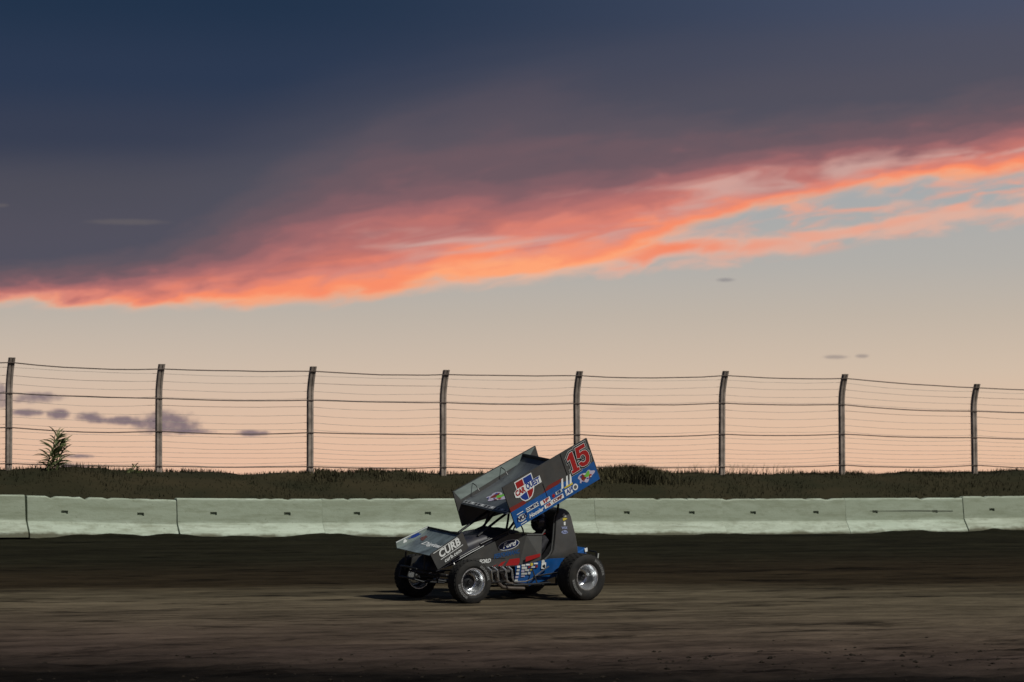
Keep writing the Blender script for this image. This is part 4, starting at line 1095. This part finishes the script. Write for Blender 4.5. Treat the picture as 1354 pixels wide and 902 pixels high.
for s in (1, -1):
    for z0, z1 in ((0.26, 0.30), (0.40, 0.46)):
        b = MB(); b.tube([(1.05, 0.50*s, z0), (0.16, 0.42*s, z1)], 0.013, 6); b.build('radius_rod', black, car)
    b = MB(); b.tube([(-1.06, 0.50*s, 0.45), (-0.40, 0.40*s, 0.36)], 0.014, 6); b.build('radius_rod', black, car)
    b = MB(); b.tube([(1.06, 0.42*s, 0.33), (1.08, 0.40*s, 0.50)], 0.026, 8); b.tube([(1.08, 0.40*s, 0.50), (1.12, 0.28*s, 0.68)], 0.018, 8); b.build('shock_absorber', dull, car)
    b = MB(); b.tube([(1.30, 0.22*s, 0.42), (1.30, 0.44*s, 0.42), (1.10, 0.46*s, 0.34)], 0.016, 8); b.build('torsion_arm', dull, car)
b = MB(); b.tube([(0.98, 0.60, 0.36), (0.96, -0.60, 0.36)], 0.011, 6); b.build('tie_rod', black, car)
b = body(); b.tube([(-0.35+0.02*math.cos(a), 0.17*math.cos(a), 1.00+0.165*math.sin(a)) for a in [2*math.pi*k/20 for k in range(20)]], 0.012, 6, close=True); b.tube([(-0.35, -0.16, 1.0), (-0.35, 0.16, 1.0)], 0.010, 6); b.tube([(-0.35, 0, 1.0), (0.02, 0, 0.88)], 0.014, 6)
b.build('steering_wheel', black, car)
b = body()
b.loft([[(-0.42, -0.22, 0.40), (-0.42, 0.22, 0.40), (-0.42, 0.22, 0.34), (-0.42, -0.22, 0.34)], [(-0.80, -0.23, 0.38), (-0.80, 0.23, 0.38), (-0.84, 0.23, 0.32), (-0.84, -0.23, 0.32)], [(-0.86, -0.23, 0.95), (-0.86, 0.23, 0.95), (-0.90, 0.23, 0.95), (-0.90, -0.23, 0.95)], [(-0.90, -0.15, 1.28), (-0.90, 0.15, 1.28), (-0.93, 0.15, 1.28), (-0.93, -0.15, 1.28)]])
for s in (1, -1):
    b.loft([[(-0.84, 0.22*s, 0.40), (-0.45, 0.24*s, 0.40), (-0.45, 0.26*s, 0.40), (-0.84, 0.24*s, 0.40)], [(-0.88, 0.22*s, 0.95), (-0.62, 0.24*s, 0.66), (-0.62, 0.26*s, 0.66), (-0.88, 0.24*s, 0.95)]])
b.build('seat', black, car, smooth=20)

# ------------------------------------------------------------------ the driver, seated, hands on the wheel
def driver():
    S0 = Vector((-0.66, 0, 0.40))                       # seat point, body frame
    verts = []; edges = []; rad = []
    def v(x, y, z, r, prev=None):
        verts.append(tuple(Vector(B(x, y, z))-Vector(B(*S0)))); rad.append(r); i = len(verts)-1
        if prev is not None: edges.append((prev, i))
        return i
    pel = v(-0.68, 0, 0.50, 0.135); w = v(-0.72, 0, 0.66, 0.125, pel); ch = v(-0.76, 0, 0.84, 0.145, w); nb = v(-0.775, 0, 0.98, 0.085, ch); nk = v(-0.765, 0, 1.06, 0.06, nb); hdv = v(-0.755, 0, 1.14, 0.075, nk); v(-0.755, 0, 1.22, 0.075, hdv)
    for s in (1, -1):
        sh_ = v(-0.76, 0.17*s, 0.93, 0.068, ch); el = v(-0.58, 0.25*s, 0.76, 0.048, sh_); wr = v(-0.40, 0.185*s, 0.93, 0.030, el); pm = v(-0.365, 0.175*s, 0.985, 0.032, wr)
        for q in range(4):
            k1 = v(-0.325, (0.165+0.004*q)*s, 0.975+0.02*q, 0.0095, pm); k2 = v(-0.315, (0.148)*s, 0.975+0.02*q, 0.009, k1); v(-0.340, (0.135)*s, 0.975+0.02*q, 0.008, k2)
        t1 = v(-0.375, 0.15*s, 1.0, 0.010, pm); v(-0.36, 0.14*s, 1.03, 0.009, t1)
        hp = v(-0.64, 0.10*s, 0.48, 0.095, pel); kn = v(-0.22, 0.14*s, 0.62, 0.065, hp); an = v(0.10, 0.13*s, 0.38, 0.045, kn); v(0.17, 0.13*s, 0.42, 0.036, an)
    me = bpy.data.meshes.new('person'); me.from_pydata(verts, edges, []); me.update(); me.materials.append(suit)
    o = bpy.data.objects.new('person', me); col.objects.link(o)
    o.matrix_world = CM @ Matrix.Translation(Vector(B(*S0)))
    md = o.modifiers.new('skin', 'SKIN'); md.use_smooth_shade = True
    if not me.skin_vertices: me.attributes.new
    for i, sv in enumerate(me.skin_vertices[0].data): sv.radius = (rad[i], rad[i]); sv.use_root = (i == 0)
    o.modifiers.new('sub', 'SUBSURF').levels = 1; o.modifiers['sub'].render_levels = 1
    tag(o, 'driver in a dark race suit and helmet, seated in the cockpit gripping the wheel', 'person')
    off = Vector(B(*S0))
    hb = MB(lambda x, y, z: tuple(Vector(B(x, y, z))-off)); rings = []
    for k in range(11):
        ph = -math.pi/2+math.pi*(k+0.15)/10.3; z = 1.19+0.15*math.sin(ph); rr = max(0.02, math.cos(ph))
        rings.append([(-0.755+0.145*rr**0.8*math.cos(a)*(1.06 if math.cos(a) > 0 and z < 1.16 else 1), 0.118*rr**0.8*math.sin(a), z) for a in [2*math.pi*q/20 for q in range(20)]])
    hb.loft(rings)
    hm = hb.build('helmet', mat('dark_helmet', (.03, .03, .045), 0.2, 0.1, var=0.5, scale=14, coat=0.5), o, smooth=60)
    vb = MB(lambda x, y, z: tuple(Vector(B(x, y, z))-off))
    vb.grid(lambda u, w_: (-0.755+0.152*math.cos((u-0.5)*2.0)*(1-0.06*abs(w_-0.5)*2), 0.124*math.sin((u-0.5)*2.0), 1.165+0.085*w_), 12, 3)
    vb.build('visor', visor, hm, smooth=60)
    for s in (1, -1):
        sb = MB(lambda x, y, z: tuple(Vector(B(x, y, z))-off)); sb.tube([(-0.80, 0.10*s, 1.03), (-0.66, 0.10*s, 0.98), (-0.60, 0.09*s, 0.84), (-0.585, 0.05*s, 0.66)], 0.014, 6); sb.build('harness_strap', red, o)
driver()
